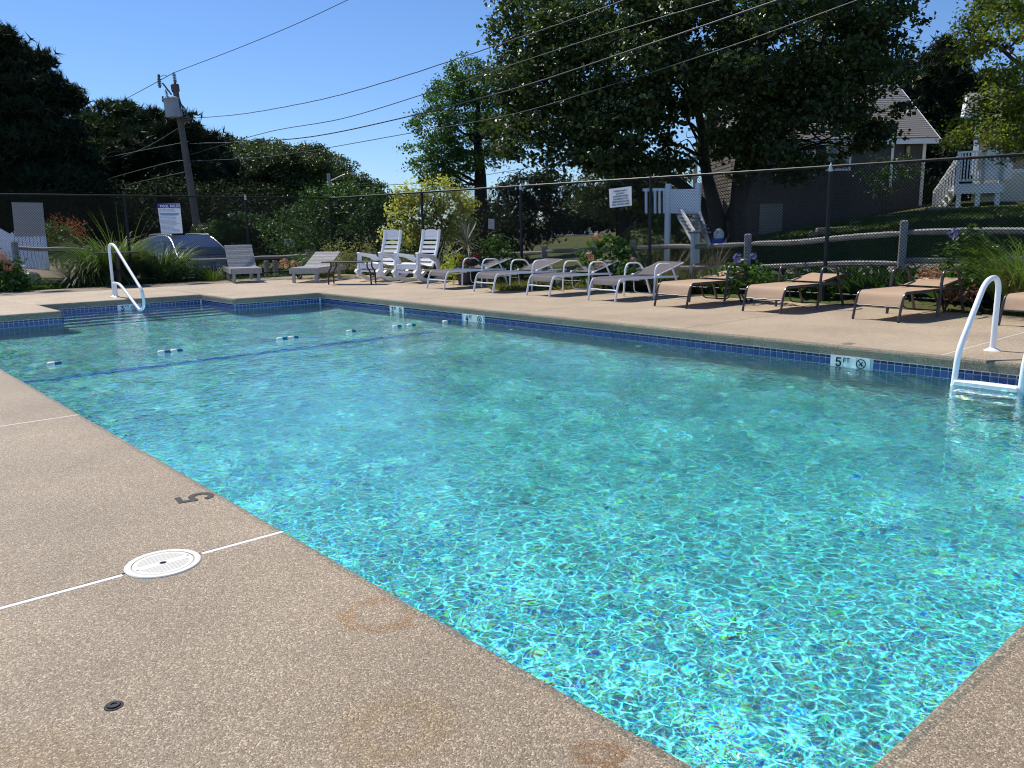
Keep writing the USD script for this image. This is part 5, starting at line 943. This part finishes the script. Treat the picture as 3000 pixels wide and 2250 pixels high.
for s_ in (0, 1):
    ye, yr = (-ov, Dh/2) if s_ == 0 else (Dh+ov, Dh/2); ze = EZ-ov*sl
    rf = MB().tm(hull([hp(x, y, z+dz) for x in (-ov, Lh+ov) for y, z in ((ye, ze), (yr, RZ)) for dz in (.03, .13)])).build('roof', m_roof, hs)
    if s_ == 0:
        rc = MB(); L_ = math.hypot(Dh/2+ov, RZ-ze); nn = int(L_/.15)
        for q in range(nn):
            t0_, t1_ = q/nn, (q+1.05)/nn; a = (ye+(yr-ye)*t0_, ze+(RZ-ze)*t0_); b = (ye+(yr-ye)*min(1, t1_), ze+(RZ-ze)*min(1, t1_))
            rc.tm(hull([hp(x, y, z+dz) for x in (-ov-.01, Lh+ov+.01) for (y, z), dz in ((a, .13), (a, .152), (b, .13), (b, .134))]))
        tag(rc.build('roof_course', m_roof, rf), kind='stuff')
    for x in (-ov-.015, Lh+ov+.015): MB().beam(hp(x, ye, ze+.05), hp(x, yr, RZ+.05), .03, .19, up=A0.x if abs(A0.x[2]) < .5 else (0, 0, 1)).build('rake_board', m_trim, hs)
MB().beam(hp(-ov, -ov-.016, EZ-ov*sl+.02), hp(Lh+ov, -ov-.016, EZ-ov*sl+.02), .03, .17).build('fascia_board', m_trim, hs)
for x, y in ((.05, -.03), (Lh-.05, -.03), (-.03, .05), (-.03, Dh-.05)): hbox(MB(), (x, y, (1.0+EZ)/2-.1), (.11, .03, EZ-1.15) if y < 0 else (.03, .11, EZ-1.15)).build('corner_board', m_trim if x > 1 or y > 1 else m_clap, hs)
def onwall(px, py): q = onp(px, py, hp(0, 0, 0), A0.y); l = A0.loc(q); return l[0], l[2]
for (xa, ya, xb, yb) in ((2420, 425, 2490, 500), (2330, 430, 2385, 500)):
    x0_, z1_ = onwall(xa, ya); x1_, z0_ = onwall(xb, yb); wn = hbox(MB(), ((x0_+x1_)/2, -.03, (z0_+z1_)/2), (x1_-x0_, .05, z1_-z0_)).build('window', m_trim, hs)
    hbox(MB(), ((x0_+x1_)/2, -.058, (z0_+z1_)/2), (x1_-x0_-.14, .012, z1_-z0_-.14)).build('pane', m_glass, wn)
x0_, z1_ = onwall(2225, 597); x1_, z0_ = onwall(2288, 700); hbox(MB(), ((x0_+x1_)/2, -.03, (z0_+z1_)/2), (x1_-x0_, .05, z1_-z0_)).build('cellar_door', mat('pale_door', (.17, .165, .16), .8), hs)
x0_, z1_ = onwall(2616, 405); hbox(MB(), (x0_, -.03, 3.2), (.09, .05, 1.5)).build('trim_board', m_trim, hs)
x0_, z1_ = onwall(2658, 428); hbox(MB(), (x0_, -.06, z1_-.15), (.13, .11, .3), ch=.02).build('wall_lamp', mat('lamp_brass', (.35, .27, .12), .4), hs)
# ---- landing, stair and porch roof beside it
st_ = thing('stair_landing', 'white stair landing with a solid panel and steps left of the grey house', 'stairs')
c = [at(1958, 555, 19.2), at(2046, 553, 18.9), at(2046, 625, 18.9), at(1958, 625, 19.2)]
nv = np.cross(c[1]-c[0], c[2]-c[1]); nv /= np.linalg.norm(nv)
MB().tm(hull([q+nv*s_ for q in c for s_ in (-.02, .02)])).build('panel', m_trim, st_)
ex_ = unit(c[1]-c[0])
for q in (c[0], c[1]): MB().beam(q*[1, 1, 0]+[0, 0, lz(q[0], q[1])], q+[0, 0, .12], .1, .1, up=ex_).build('post', m_trim, st_)
bk = np.array([FW[0], FW[1], 0]); bk /= np.linalg.norm(bk)
for q in np.linspace(-.55, -.1, 5): MB().beam(c[3]+ex_*q, c[0]+ex_*q, .045, .045, up=ex_).build('baluster', m_trim, st_)
MB().beam(c[0]-ex_*.62, c[0], .08, .06).build('rail_cap', m_trim, st_)
s0, s1 = at(1990, 622, 19.1), at(2030, 690, 18.3); e0, e1 = at(2046, 618, 18.9), at(2078, 722, 18.1)
MB().beam(s0, s1, .05, .26, up=(0, 0, 1)).build('stringer', m_trim, st_); MB().beam(e0, e1, .05, .12).build('stringer', m_trim, st_)
MB().beam(s1*[1, 1, 0]+[0, 0, lz(s1[0], s1[1])], s1+[0, 0, .1], .07, .07, up=ex_).build('newel_post', m_trim, st_)
for q in range(6): t_ = (q+.6)/6.4; a, b = s0+(s1-s0)*t_, e0+(e1-e0)*t_; b = np.array([b[0], b[1], a[2]]); MB().beam(a, b, .26, .03).build('step', mat('grey_step', (.22, .21, .2), .9) if q == 0 else '/World/Looks/grey_step', st_)
pr = thing('porch_roof', 'small white porch roof on a post at the left end of the grey house', 'porch roof')
c = [at(1990, 478, 32), at(2040, 455, 31), at(2040, 474, 31)]
MB().tm(hull([at(x, y, d) for x, y in ((1988, 477), (2040, 452), (2042, 474), (1990, 482)) for d in (31, 33)])).build('roof', m_trim, pr); q = at(2038, 478, 31.2); MB().beam([q[0], q[1], lz(q[0], q[1])], q, .1, .1, up=(1, 0, 0)).build('post', m_trim, pr)
bn = thing('blue_bin', 'small blue bin with a white bag standing below the maple', 'bin', (*at(2105, 735, 23.6)[:2], lz(*at(2105, 735, 23.6)[:2])), 20)
MB().box((0, 0, .14), (.42, .34, .28), ch=.03).build('tub', mat('blue_plastic', (.01, .07, .42), .5), bn); MB().tm(trimesh.creation.icosphere(2, .16).apply_scale([1, .9, 1.2]).apply_translation((-.02, 0, .36))).build('bag', m_sign, bn)
for k_, (x0, x1, y, d, lab) in enumerate([(2370, 2420, 691, 22.6, 'lowest'), (2392, 2496, 677, 23.4, 'second'), (2496, 2520, 658, 24.2, 'third'), (2590, 2680, 639, 25, 'fourth'), (2715, 2790, 616, 26.4, 'highest')]):
    a, b = at(x0, y, d), at(x1, y-(x1-x0)*.05, d+.3); tm_ = thing('landscape_timber', f'weathered landscape timber on the lawn, {lab} of the five up the slope', 'timber', group=None); MB().beam(a, b, .2, .16, ch=.015).build('beam', mat('timber', (.27, .21, .15), .9, var=(.2, .15, .11)) if k_ == 0 else '/World/Looks/timber', tm_)
# ------------------------------------------------------------------ tan house with the white deck
yh = thing('tan_house', 'tan shingled house with a white railed deck at the right edge', 'house')
cB = at(2845, 592, 31); B0 = Frame((cB[0], cB[1], 0), (cB[1], -cB[0])); by0 = 1.7
def bp_(x, y, z): return B0.p(x, y, z)
m_tan = [mat(f'tan_shingle_{k}', c, .9, .15, var=tuple(x*.75 for x in c), scale=20) for k, c in enumerate([(.42, .30, .16), (.48, .35, .20), (.38, .27, .15), (.52, .39, .24)])]; m_cream = mat('cream_paint', (.62, .56, .44), .7, .2)
BE = 4.5
MB().tm(hull([bp_(x, y, z) for x in (0, 7) for y in (0, 6) for z in (2.80, BE)])).build('wall', m_tan[0], yh); MB().tm(hull([bp_(x, y, z) for x in (-.01, 7) for y in (-.02, 6) for z in (.8, 2.79)])).build('foundation', m_cream, yh)
z = 2.86; row = 0; cnt = 0
while z < BE-.1:
    x = .12+(row % 2)*.07
    while x < 2.6:
        w_ = rs.uniform(.16, .26); 
        if not (.55 < x+w_/2 < 1.1) or z > 4.35: MB().tm(hull([bp_(xx, y, z+dz) for xx in (x, x+w_-.008) for y, dz in ((-.003, 0), (-.028, 0), (-.003, .17), (-.01, .17))])).build('shingle', m_tan[rs.randrange(4)], yh); cnt += 1
        x += w_
    z += .155; row += 1
MB().box(bp_(.0, -.04, (2.8+BE)/2), (.16, .05, BE-2.8), M=B0.M).build('corner_board', m_trim, yh); MB().box(bp_(3.4, -.03, 2.80), (7, .06, .14), M=B0.M).build('skirt_board', m_trim, yh)
dm_ = MB().box(bp_(.82, -.03, 3.5), (.5, .05, 1.9), M=B0.M).build('door', m_trim, yh); MB().box(bp_(.82, -.06, 3.8), (.3, .012, 1.1), M=B0.M).build('pane', m_glass, dm_)
rf = MB().tm(hull([bp_(x, y, z+dz) for x in (-.4, 7.4) for y, z in ((-.5, BE-.1), (3, BE+1.0), (6.4, BE-.1)) for dz in (0, .14)])).build('roof', m_roof, yh); MB().beam(bp_(-.4, -.52, BE), bp_(7.4, -.52, BE), .04, .2).build('fascia_board', m_trim, yh); MB().beam(bp_(-.41, -.5, BE), bp_(-.41, 3, BE+1.05), .04, .18, up=B0.x).build('rake_board', m_trim, yh)
# deck of the tan house: part of it
fl, fr_ = at(2797, 552, 28.6), at(2937, 546, 28.6); DF = 2.38; DT = 3.30; fl[2] = fr_[2] = 0; dxv = unit(fr_-fl); dyv = np.array([-dxv[1], dxv[0], 0]); dyv = dyv if dyv@fl > 0 else -dyv; dL = np.linalg.norm(fr_-fl); dD = 2.3
def dk(x, y, z): return fl+dxv*x+dyv*y+[0, 0, z]
def rail_run(a, b, nb):
    a, b = np.array(a, float), np.array(b, float); h_ = [0, 0, DT-DF]; MB().beam(a+h_, b+h_, .09, .05).build('handrail', m_trim, yh); MB().beam(a+[0, 0, .1], b+[0, 0, .1], .05, .06).build('bottom_rail', m_trim, yh)
    for q in range(1, nb): p = a+(b-a)*q/nb; MB().beam(p+[0, 0, .1], p+[0, 0, DT-DF-.02], .04, .04, up=dxv).build('baluster', m_trim, yh)
    for p in (a, b): MB().beam(p, p+[0, 0, DT-DF+.03], .1, .1, up=dxv).build('rail_post', m_trim, yh)
MB().tm(hull([dk(x, y, z) for x in (0, dL) for y in (0, dD) for z in (DF-.04, DF)])).build('deck_floor', m_trim, yh)
for a, b in ((dk(0, 0, DF-.16), dk(dL, 0, DF-.16)), (dk(0, 0, DF-.16), dk(0, dD, DF-.16)), (dk(dL, 0, DF-.16), dk(dL, dD, DF-.16))): MB().beam(a, b, .05, .26).build('rim_board', m_trim, yh)
rail_run(dk(.05, .05, DF), dk(.70, .05, DF), 8); rail_run(dk(.70, .05, DF), dk(dL-.05, .05, DF), 11); rail_run(dk(dL-.05, .05, DF), dk(dL-.05, dD, DF), 14)
for x in (.12, .62, dL-.1): MB().beam(dk(x, .1, 1.0), dk(x, .1, DF-.05), .13, .13, up=dxv).build('deck_post', m_trim, yh)
for q in range(6): MB().tm(hull([dk(-.1-.09*q+xx, .75+.16*q+yy, DF-.2-q*.16+zz) for xx in (-.14, .14) for yy in (0, .9) for zz in (-.02, .02)])).build('step', m_trim, yh)
for y in (.7, 1.6):
    a, b = dk(0, y, DF-.12), dk(-.62, y+.85, DF-1.15); MB().beam(a, b, .05, .24).build('stringer', m_trim, yh); MB().beam(a+[0, 0, .95], b+[0, 0, .95], .07, .05).build('stair_rail', m_trim, yh)
    for q in range(0, 8): p = a+(b-a)*q/7; MB().beam(p, p+[0, 0, .95], .04, .04, up=dxv).build('baluster', m_trim, yh)

# ------------------------------------------------------------------ utility pole, wires, street lamp
m_pole = mat('weathered_pole', (.13, .115, .10), .95, .1, var=(.08, .07, .06), scale=9, bump=.4, bscale=30); m_cable = mat('cable', (.045, .045, .048), .5, .5); m_tank = mat('grey_tank', (.30, .31, .32), .5, .4, var=(.25, .25, .25), scale=3)
PB = at(596, 740, 37.); PT = at(514, 262, 37.); PB[2] = lz(PB[0], PB[1])-.2
up_ = unit(PT-PB); rtv = np.array([RT[0], RT[1], 0])/math.hypot(RT[0], RT[1]); twd = -np.array([bk[0], bk[1], 0])
up_pole = thing('utility_pole', 'leaning wooden utility pole with a grey transformer', 'utility pole')
MB().tube([PB, PT], [.17, .11], 12).build('pole', m_pole, up_pole, smooth=40)
tc = at(503, 312, 36.7); tr_ = MB(); mt_ = trimesh.creation.revolve(np.array([(0, -.36), (.27, -.36), (.28, -.33), (.28, .30), (.30, .31), (.30, .36), (.22, .41), (0, .42)]), sections=24); M4 = np.eye(4); M4[:3, 2] = up_; M4[:3, 0] = unit(np.cross([0, 1, 0], up_)); M4[:3, 1] = np.cross(up_, M4[:3, 0]); M4[:3, 3] = tc-up_*.05
mt_.apply_transform(M4); tr_.tm(mt_).build('transformer', m_tank, up_pole, smooth=40)
MB().beam(tc-up_*.2, tc-up_*.2+rtv*.3-twd*.2, .1, .3).build('bracket', m_tank, up_pole)
def insul(a, b, n=5, r=.06, name='insulator'):
    mb = MB(); a, b = np.array(a, float), np.array(b, float); d = b-a; mb.tube([a, b], .025, 6)
    for q in range(n): c = a+d*(.35+.6*q/n); mb.tube([c, c+d*.04], r, 10)
    mb.build(name, m_tank, up_pole)
TOP = at(509, 213, 37.); MB().tube([PT, TOP-up_*.3], .05, 6).build('top_pin', m_pole, up_pole); insul(TOP-up_*.55, TOP+up_*.02, 6, .075)
cut = at(467, 243, 37.); MB().beam(at(503, 278, 37), cut+rtv*.12, .05, .05, up=twd).build('cutout_arm', m_pole, up_pole); insul(cut+[0, 0, .32], cut-[0, 0, .18], 4, .085, 'fuse_cutout'); MB().tube([cut+[0, 0, .32], cut+[0, 0, -.18]], .05, 6).build('fuse_tube', m_pole, up_pole)
insul(at(492, 288, 36.8)+0, at(485, 262, 36.8), 4, .06, 'bushing'); MB().tube(smooth_path([at(490, 300, 36.8), at(478, 297, 36.8), at(477, 282, 36.8)], 4), .035, 6).build('arrester', m_pole, up_pole)
MB().box(PT+up_*.05, (.26, .26, .3), M=M4[:3, :3], ch=.03).build('pole_top_box', m_pole, up_pole)
for k_ in range(4): MB().tube(smooth_path([at(527, 290+k_*4, 36.7), at(535+k_*3, 320, 36.6), at(548+k_*2, 342+k_*5, 36.6), at(553, 350, 36.7)], 4), .014, 4).build('drop_wire', m_cable, up_pole)
MB().tube(smooth_path([at(468, 226, 37), at(480, 220, 37), at(492, 224, 37)], 4), .012, 4).build('jumper_wire', m_cable, up_pole)
for y in (346, 352, 358): MB().tube([at(528, y, 36.9), at(556, y-2, 36.7)], .035, 6).build('spool', m_pole, up_pole)
def wire(label, px, a, d_end, r=.014, wob=0.):
    """cable through photo points, hung in the upright plane between its two ends"""
    A = np.array(a, float); Bp = at(*px[-1], d_end); h = np.array([Bp[0]-A[0], Bp[1]-A[1], 0]); nrm_ = np.array([-h[1], h[0], 0]); P = [A]+[onp(x, y, A, nrm_) for x, y in px[:-1]]+[Bp]
    P.append(Bp+(Bp-P[-2])*.6); P = smooth_path(P, 8)
    if wob: P[1:-1] += np.stack([np.zeros(len(P)-2), np.zeros(len(P)-2), wob*np.sin(np.arange(len(P)-2)*2.1)], 1)
    p = path_for(None, 'overhead_wire'); v, f = tube(P, r, 5); usdkit.mesh(stage, p, (v, f), m_cable, smooth=True); tag(stage.GetPrimAtPath(p), label, 'overhead wire')
K = 3000/2212
wire('thin wire rising from the top insulator of the pole to the upper right', [(700, 140), (868, 70), (1018, 0)], TOP, 29, .012)
wire('thin wire running down left from the top of the pole', [(420, 262), (340, 305), (265, 347)], TOP, 70, .016)
wire('twisted cable leaving the pole at the transformer and crossing the left of the maple', [(700, 335), (850, 310), (1000, 277), (1200, 218), (1427, 142), (1640, 70), (1835, -2)], at(556, 347, 36.8), 17.8, .0125, .004)
wire('cable that crosses a thicker one just right of the pole', [(780, 388), (1000, 348), (1250, 273), (1500, 190), (1800, 92), (2118, -2)], at(552, 455, 36.9), 16.8, .012)
wire('thickest cable, third from the top where it passes the maple', [(700, 416), (900, 402), (1150, 352), (1500, 262), (1900, 130), (2285, -2)], at(556, 421, 36.9), 16.0, .017)
wire('lowest cable passing across the maple trunk', [(750, 462), (900, 443), (1200, 390), (1500, 335), (1800, 246), (2150, 132), (2518, -2)], at(562, 472, 36.9), 15.3, .0105)
for k_, (a, b, de, lab) in enumerate([((545, 362), [(430, 430), (300, 482)], 50, 'highest'), ((552, 415), [(420, 440), (250, 475)], 52, 'second'), ((558, 470), [(480, 480), (230, 548)], 50, 'third'), ((560, 500), [(400, 535), (300, 560)], 50, 'lowest')]): wire(f'cable running left from the pole in front of the pines, {lab} of four', b, at(*a, 36.9), de, .016)
ax_ = at(960, 640, 58); lp_ = thing('street_lamp', 'distant street lamp on a long bracket arm above the far trees', 'street lamp'); q0 = at(962, 508, 58)
MB().tube([[q0[0], q0[1], lz(q0[0], q0[1])], q0], .11, 8).build('pole', m_tank, lp_); MB().tube(smooth_path([at(970, 530, 58), at(1005, 513, 57.6), at(1030, 507, 57.4)], 5), .04, 6).build('arm', m_galv, lp_)
MB().tm(hull([at(x, y, d) for x, y in ((1026, 505), (1033, 504), (1042, 507), (1038, 513), (1028, 510)) for d in (57.2, 57.7)])).build('lamp_head', m_galv, lp_)
fp = thing('utility_pole', 'far slim utility pole seen below the maple branches', 'utility pole'); q0 = at(1603, 470, 72); MB().tube([[q0[0], q0[1], lz(q0[0], q0[1])-.2], q0], [.16, .12], 8).build('pole', m_tank, fp); MB().beam(at(1594, 490, 72), at(1612, 490, 72), .1, .1).build('crossarm', m_pole, fp)
wire('far thin wire between the street lamp and the far slim pole', [(1180, 540), (1340, 525), (1560, 490)], at(962, 545, 58), 72, .022)

# ------------------------------------------------------------------ vehicles
m_navy = mat('navy_car_paint', (.012, .022, .055), .25, .6, coat_weight=.6); m_silver = mat('silver_trim', (.45, .47, .50), .3, .6, metal=.6); m_tyre = mat('tyre_rubber', (.015, .015, .016), .85); m_rim = mat('alloy_rim', (.42, .43, .45), .35, .5, metal=.7); m_redl = mat('red_lamp', (.30, .02, .015), .25); m_lampg = mat('headlamp_glass', (.5, .52, .55), .1, .6)
m_car_glass = mat('car_glass', (.02, .03, .045), .08, .35); m_wpaint = mat('white_car_paint', (.70, .72, .74), .3, .6)
def vehicle(name, label, cat, loc, rz, paint, pickup=False, roofrails=True):
    t = thing(name, label, cat, loc, rz); w_ = .92
    if pickup: low = [(-2.7, .5), (-2.7, 1.05), (2.5, 1.02), (2.75, .85), (2.75, .45)]; cab = [(-.75, 1.05), (-.55, 1.78), (.75, 1.80), (1.45, 1.08)]
    else: low = [(-2.25, .45), (-2.28, .95), (-2.2, 1.05), (1.05, 1.06), (2.1, .92), (2.28, .75), (2.28, .40)]; cab = [(-2.2, 1.03), (-1.85, 1.62), (-1.4, 1.70), (.15, 1.70), (1.15, 1.05)]
    pts = [(x, s_*w_*(1 if z < .9 else .96), z) for x, z in low for s_ in (-1, 1)]+[(x*.96, s_*w_*.9, .30) for x in (low[0][0], low[-1][0]) for s_ in (-1, 1)]
    MB().tm(hull(pts)).build('body', paint, t, smooth=30)
    ctop = max(z for x, z in cab); yy = lambda z: w_*.95-(z-1.05)/(ctop-1.05)*.2
    MB().tm(hull([(x, s_*yy(z), z) for x, z in cab for s_ in (-1, 1)]+[(x*.98, s_*(yy(z)-.1), z+.035) for x, z in cab[1:-1] for s_ in (-1, 1)])).build('roof', paint, t, smooth=40)
    def pane(p4, name, m_=m_car_glass, off=.012):
        p4 = np.array(p4, float); n_ = np.cross(p4[1]-p4[0], p4[2]-p4[1]); n_ /= np.linalg.norm(n_); c_ = p4.mean(0)-np.array([0, 0, 1.2]); n_ = n_ if n_@c_ > 0 else -n_; MB().tm(hull(np.vstack([p4+n_*off, p4-n_*.01]))).build(name, m_, t)
    (xr, zr), (xf, zf) = cab[-2], cab[-1]
    ws = lambda q: (xr+(xf-xr)*q, zr+(zf-zr)*q)
    a, b = ws(.10), ws(.92); pane([(a[0], yy(a[1])-.07, a[1]), (a[0], -yy(a[1])+.07, a[1]), (b[0], -yy(b[1])+.06, b[1]), (b[0], yy(b[1])-.06, b[1])], 'windscreen')
    a, b = cab[1], cab[0]; pane([(a[0]-.04, yy(a[1])-.1, a[1]-.08), (a[0]-.04, -yy(a[1])+.1, a[1]-.08), (b[0]+.06, -.75, b[1]+.1), (b[0]+.06, .75, b[1]+.1)], 'rear_window')
    xs_ = [-.45, .18, .22, .85] if pickup else [-1.75, -.95, -.88, -.05, .02, .72]
    for s_ in (-1, 1):
        for xa, xb in zip(xs_[0::2], xs_[1::2]):
            zt_, zb_ = ctop-.14, 1.12; tx = lambda x, z: x if x < .3 else x-(z-1.12)*.9
            pane([(tx(xa, zt_), s_*yy(zt_), zt_), (tx(xb, zt_), s_*yy(zt_), zt_), (xb, s_*yy(zb_), zb_), (xa, s_*yy(zb_), zb_)], 'side_window')
        for x in ((-1.7, 1.75) if pickup else (-1.4, 1.42)):
            wh = MB().tm(trimesh.creation.revolve(np.array([(.2, -.11), (.33, -.11), (.36, -.07), (.36, .07), (.33, .11), (.2, .11)]), sections=28).apply_transform(trimesh.transformations.rotation_matrix(np.pi/2, [1, 0, 0])).apply_translation((x, s_*.84, .36))).build('wheel', m_tyre, t, smooth=35); MB().tm(trimesh.creation.cylinder(.21, .2, sections=20).apply_transform(trimesh.transformations.rotation_matrix(np.pi/2, [1, 0, 0])).apply_translation((x, s_*.85, .36))).build('rim', m_rim, wh)
        xe = low[-2][0]; MB().tm(hull([(xe-.28, s_*.88, .86), (xe-.02, s_*.55, .80), (xe-.02, s_*.78, .68), (xe-.22, s_*.93, .70), (xe-.3, s_*.6, .88)])).build('headlight', m_lampg, t)
        xb_ = low[0][0]; MB().box((xb_+.05, s_*.80, .92), (.14, .22, .22), ch=.03).build('tail_light', m_redl, t)
        MB().box((1.0 if not pickup else 1.2, s_*1.03, 1.12), (.12, .2, .14), ch=.04).build('wing_mirror', paint, t)
        if roofrails: MB().tube(smooth_path([(-1.6, s_*.62, 1.68), (-1.45, s_*.62, 1.765), (.0, s_*.62, 1.765), (.15, s_*.62, 1.70)], 4), .02, 6).build('roof_rail', m_silver, t)
        if not pickup: MB().tube(smooth_path([(-1.9, s_*(yy(1.55)+.01), 1.55), (-1.2, s_*(yy(1.68)+.01), 1.68), (.1, s_*(yy(1.68)+.01), 1.68), (1.12, s_*(yy(1.06)+.01), 1.08)], 6), .022, 6).build('roof_edge_trim', m_silver, t)
    if not pickup: MB().beam((1.55, -.75, .985), (1.55, .75, .985), .9, .012).build('bonnet', m_navy, t)
    MB().box((low[-1][0]-.02, 0, .58), (.12, 1.5, .22), ch=.04).build('grille', m_black, t)
    if pickup: MB().box((-1.75, 0, 1.03), (1.75, 1.5, .06)).build('cargo_bed', m_black, t)
    return t
cc = at(560, 790, 29.4); vv = unit(np.array([cc[0], cc[1], 0])); rr2 = np.array([vv[1], -vv[0], 0]); fwd = -vv*math.cos(math.radians(24))+rr2*math.sin(math.radians(24))
CZ = at(600, 688, 28.8)[2]-1.74
vehicle('parked_car', 'dark blue parked car with silver roof trim behind the left fence', 'car', (cc[0], cc[1], CZ), math.degrees(math.atan2(fwd[1], fwd[0])), m_navy)
cc = at(1690, 690, 140); vv = unit(np.array([cc[0], cc[1], 0])); rr2 = np.array([vv[1], -vv[0], 0]); pz_ = at(1690, 694, 140)[2]
vehicle('parked_pickup', 'distant white pickup parked beyond the small dark tree', 'pickup', (cc[0], cc[1], pz_), math.degrees(math.atan2(rr2[1], rr2[0]))+8, m_wpaint, True, False)
cc = at(1637, 692, 150); vehicle('parked_car', 'distant pale car parked left of the white pickup', 'car', (cc[0], cc[1], pz_), math.degrees(math.atan2(rr2[1], rr2[0]))+8, m_wpaint)

# ------------------------------------------------------------------ picket fence and odds and ends at the left
pf = thing('picket_fence', 'white picket fence behind the grey board at the left', 'fence'); m_pick = mat('picket_paint', (.62, .66, .74), .6)
A1, A2 = at(-40, 770, 28.6), at(133, 775, 28.0); gz = lz(A2[0], A2[1])
for k_ in range(17):
    p = A1+(A2-A1)*k_/16; tp = gz+1.0-.2*math.sin(k_/16*math.pi*2.2)*(k_ > 6); MB().tm(hull([p*[1, 1, 0]+twd*o_+unit(A2-A1)*s_*.038+[0, 0, z] for o_ in (0, .02) for s_, z in ((-1, gz+.04), (1, gz+.04), (-1, tp), (1, tp), (0, tp+.05))])).build('picket', m_pick, pf)
for z in (.2, .62): MB().beam(A1*[1, 1, 0]+[0, 0, gz+z]-twd*.03, A2*[1, 1, 0]+[0, 0, gz+z]-twd*.03, .03, .08).build('rail', m_pick, pf)
MB().beam(A2*[1, 1, 0]+[0, 0, gz]-twd*.06, A2*[1, 1, 0]+[0, 0, gz+1.06]-twd*.06, .11, .11, up=twd).build('post', m_pick, pf)
sr = thing('white_stairs', 'pale sloping side of white stairs above the picket fence at the left edge', 'stairs'); MB().tm(hull([at(x, y, d) for x, y in ((-60, 640), (0, 668), (42, 693), (42, 735), (-60, 740)) for d in (31, 31.15)])).build('panel', m_pick, sr)
bo = thing('boulder', 'rounded grey boulder by the left fence below the grey board', 'boulder', (*at(92, 815, 24.4)[:2], lz(*at(92, 815, 24.4)[:2])))
ic = trimesh.creation.icosphere(3, 1.); vv_ = np.array(ic.vertices); vv_ *= (.85+.35*meshkit.fbm(vv_*1.6+5, 3))[:, None]; MB().add(vv_*[.22, .2, .22]+[0, 0, .12], ic.faces).build('stone', mat('boulder_stone', (.34, .32, .30), .9, var=(.22, .21, .2), scale=9), bo, smooth=True)
ss = thing('small_sign', 'small white sign on a dark post among the shrubs beyond the sideways wooden lounger', 'sign'); p = at(846, 720, 30); MB().tube([[p[0], p[1], lz(p[0], p[1])], p+[0, 0, .55]], .05, 8).build('post', m_pole, ss)
for x in (840, 856): q = at(x, 712, 29.8); MB().box(q, (.16, .02, .28), rz=-.45).build('board', m_sign, ss)
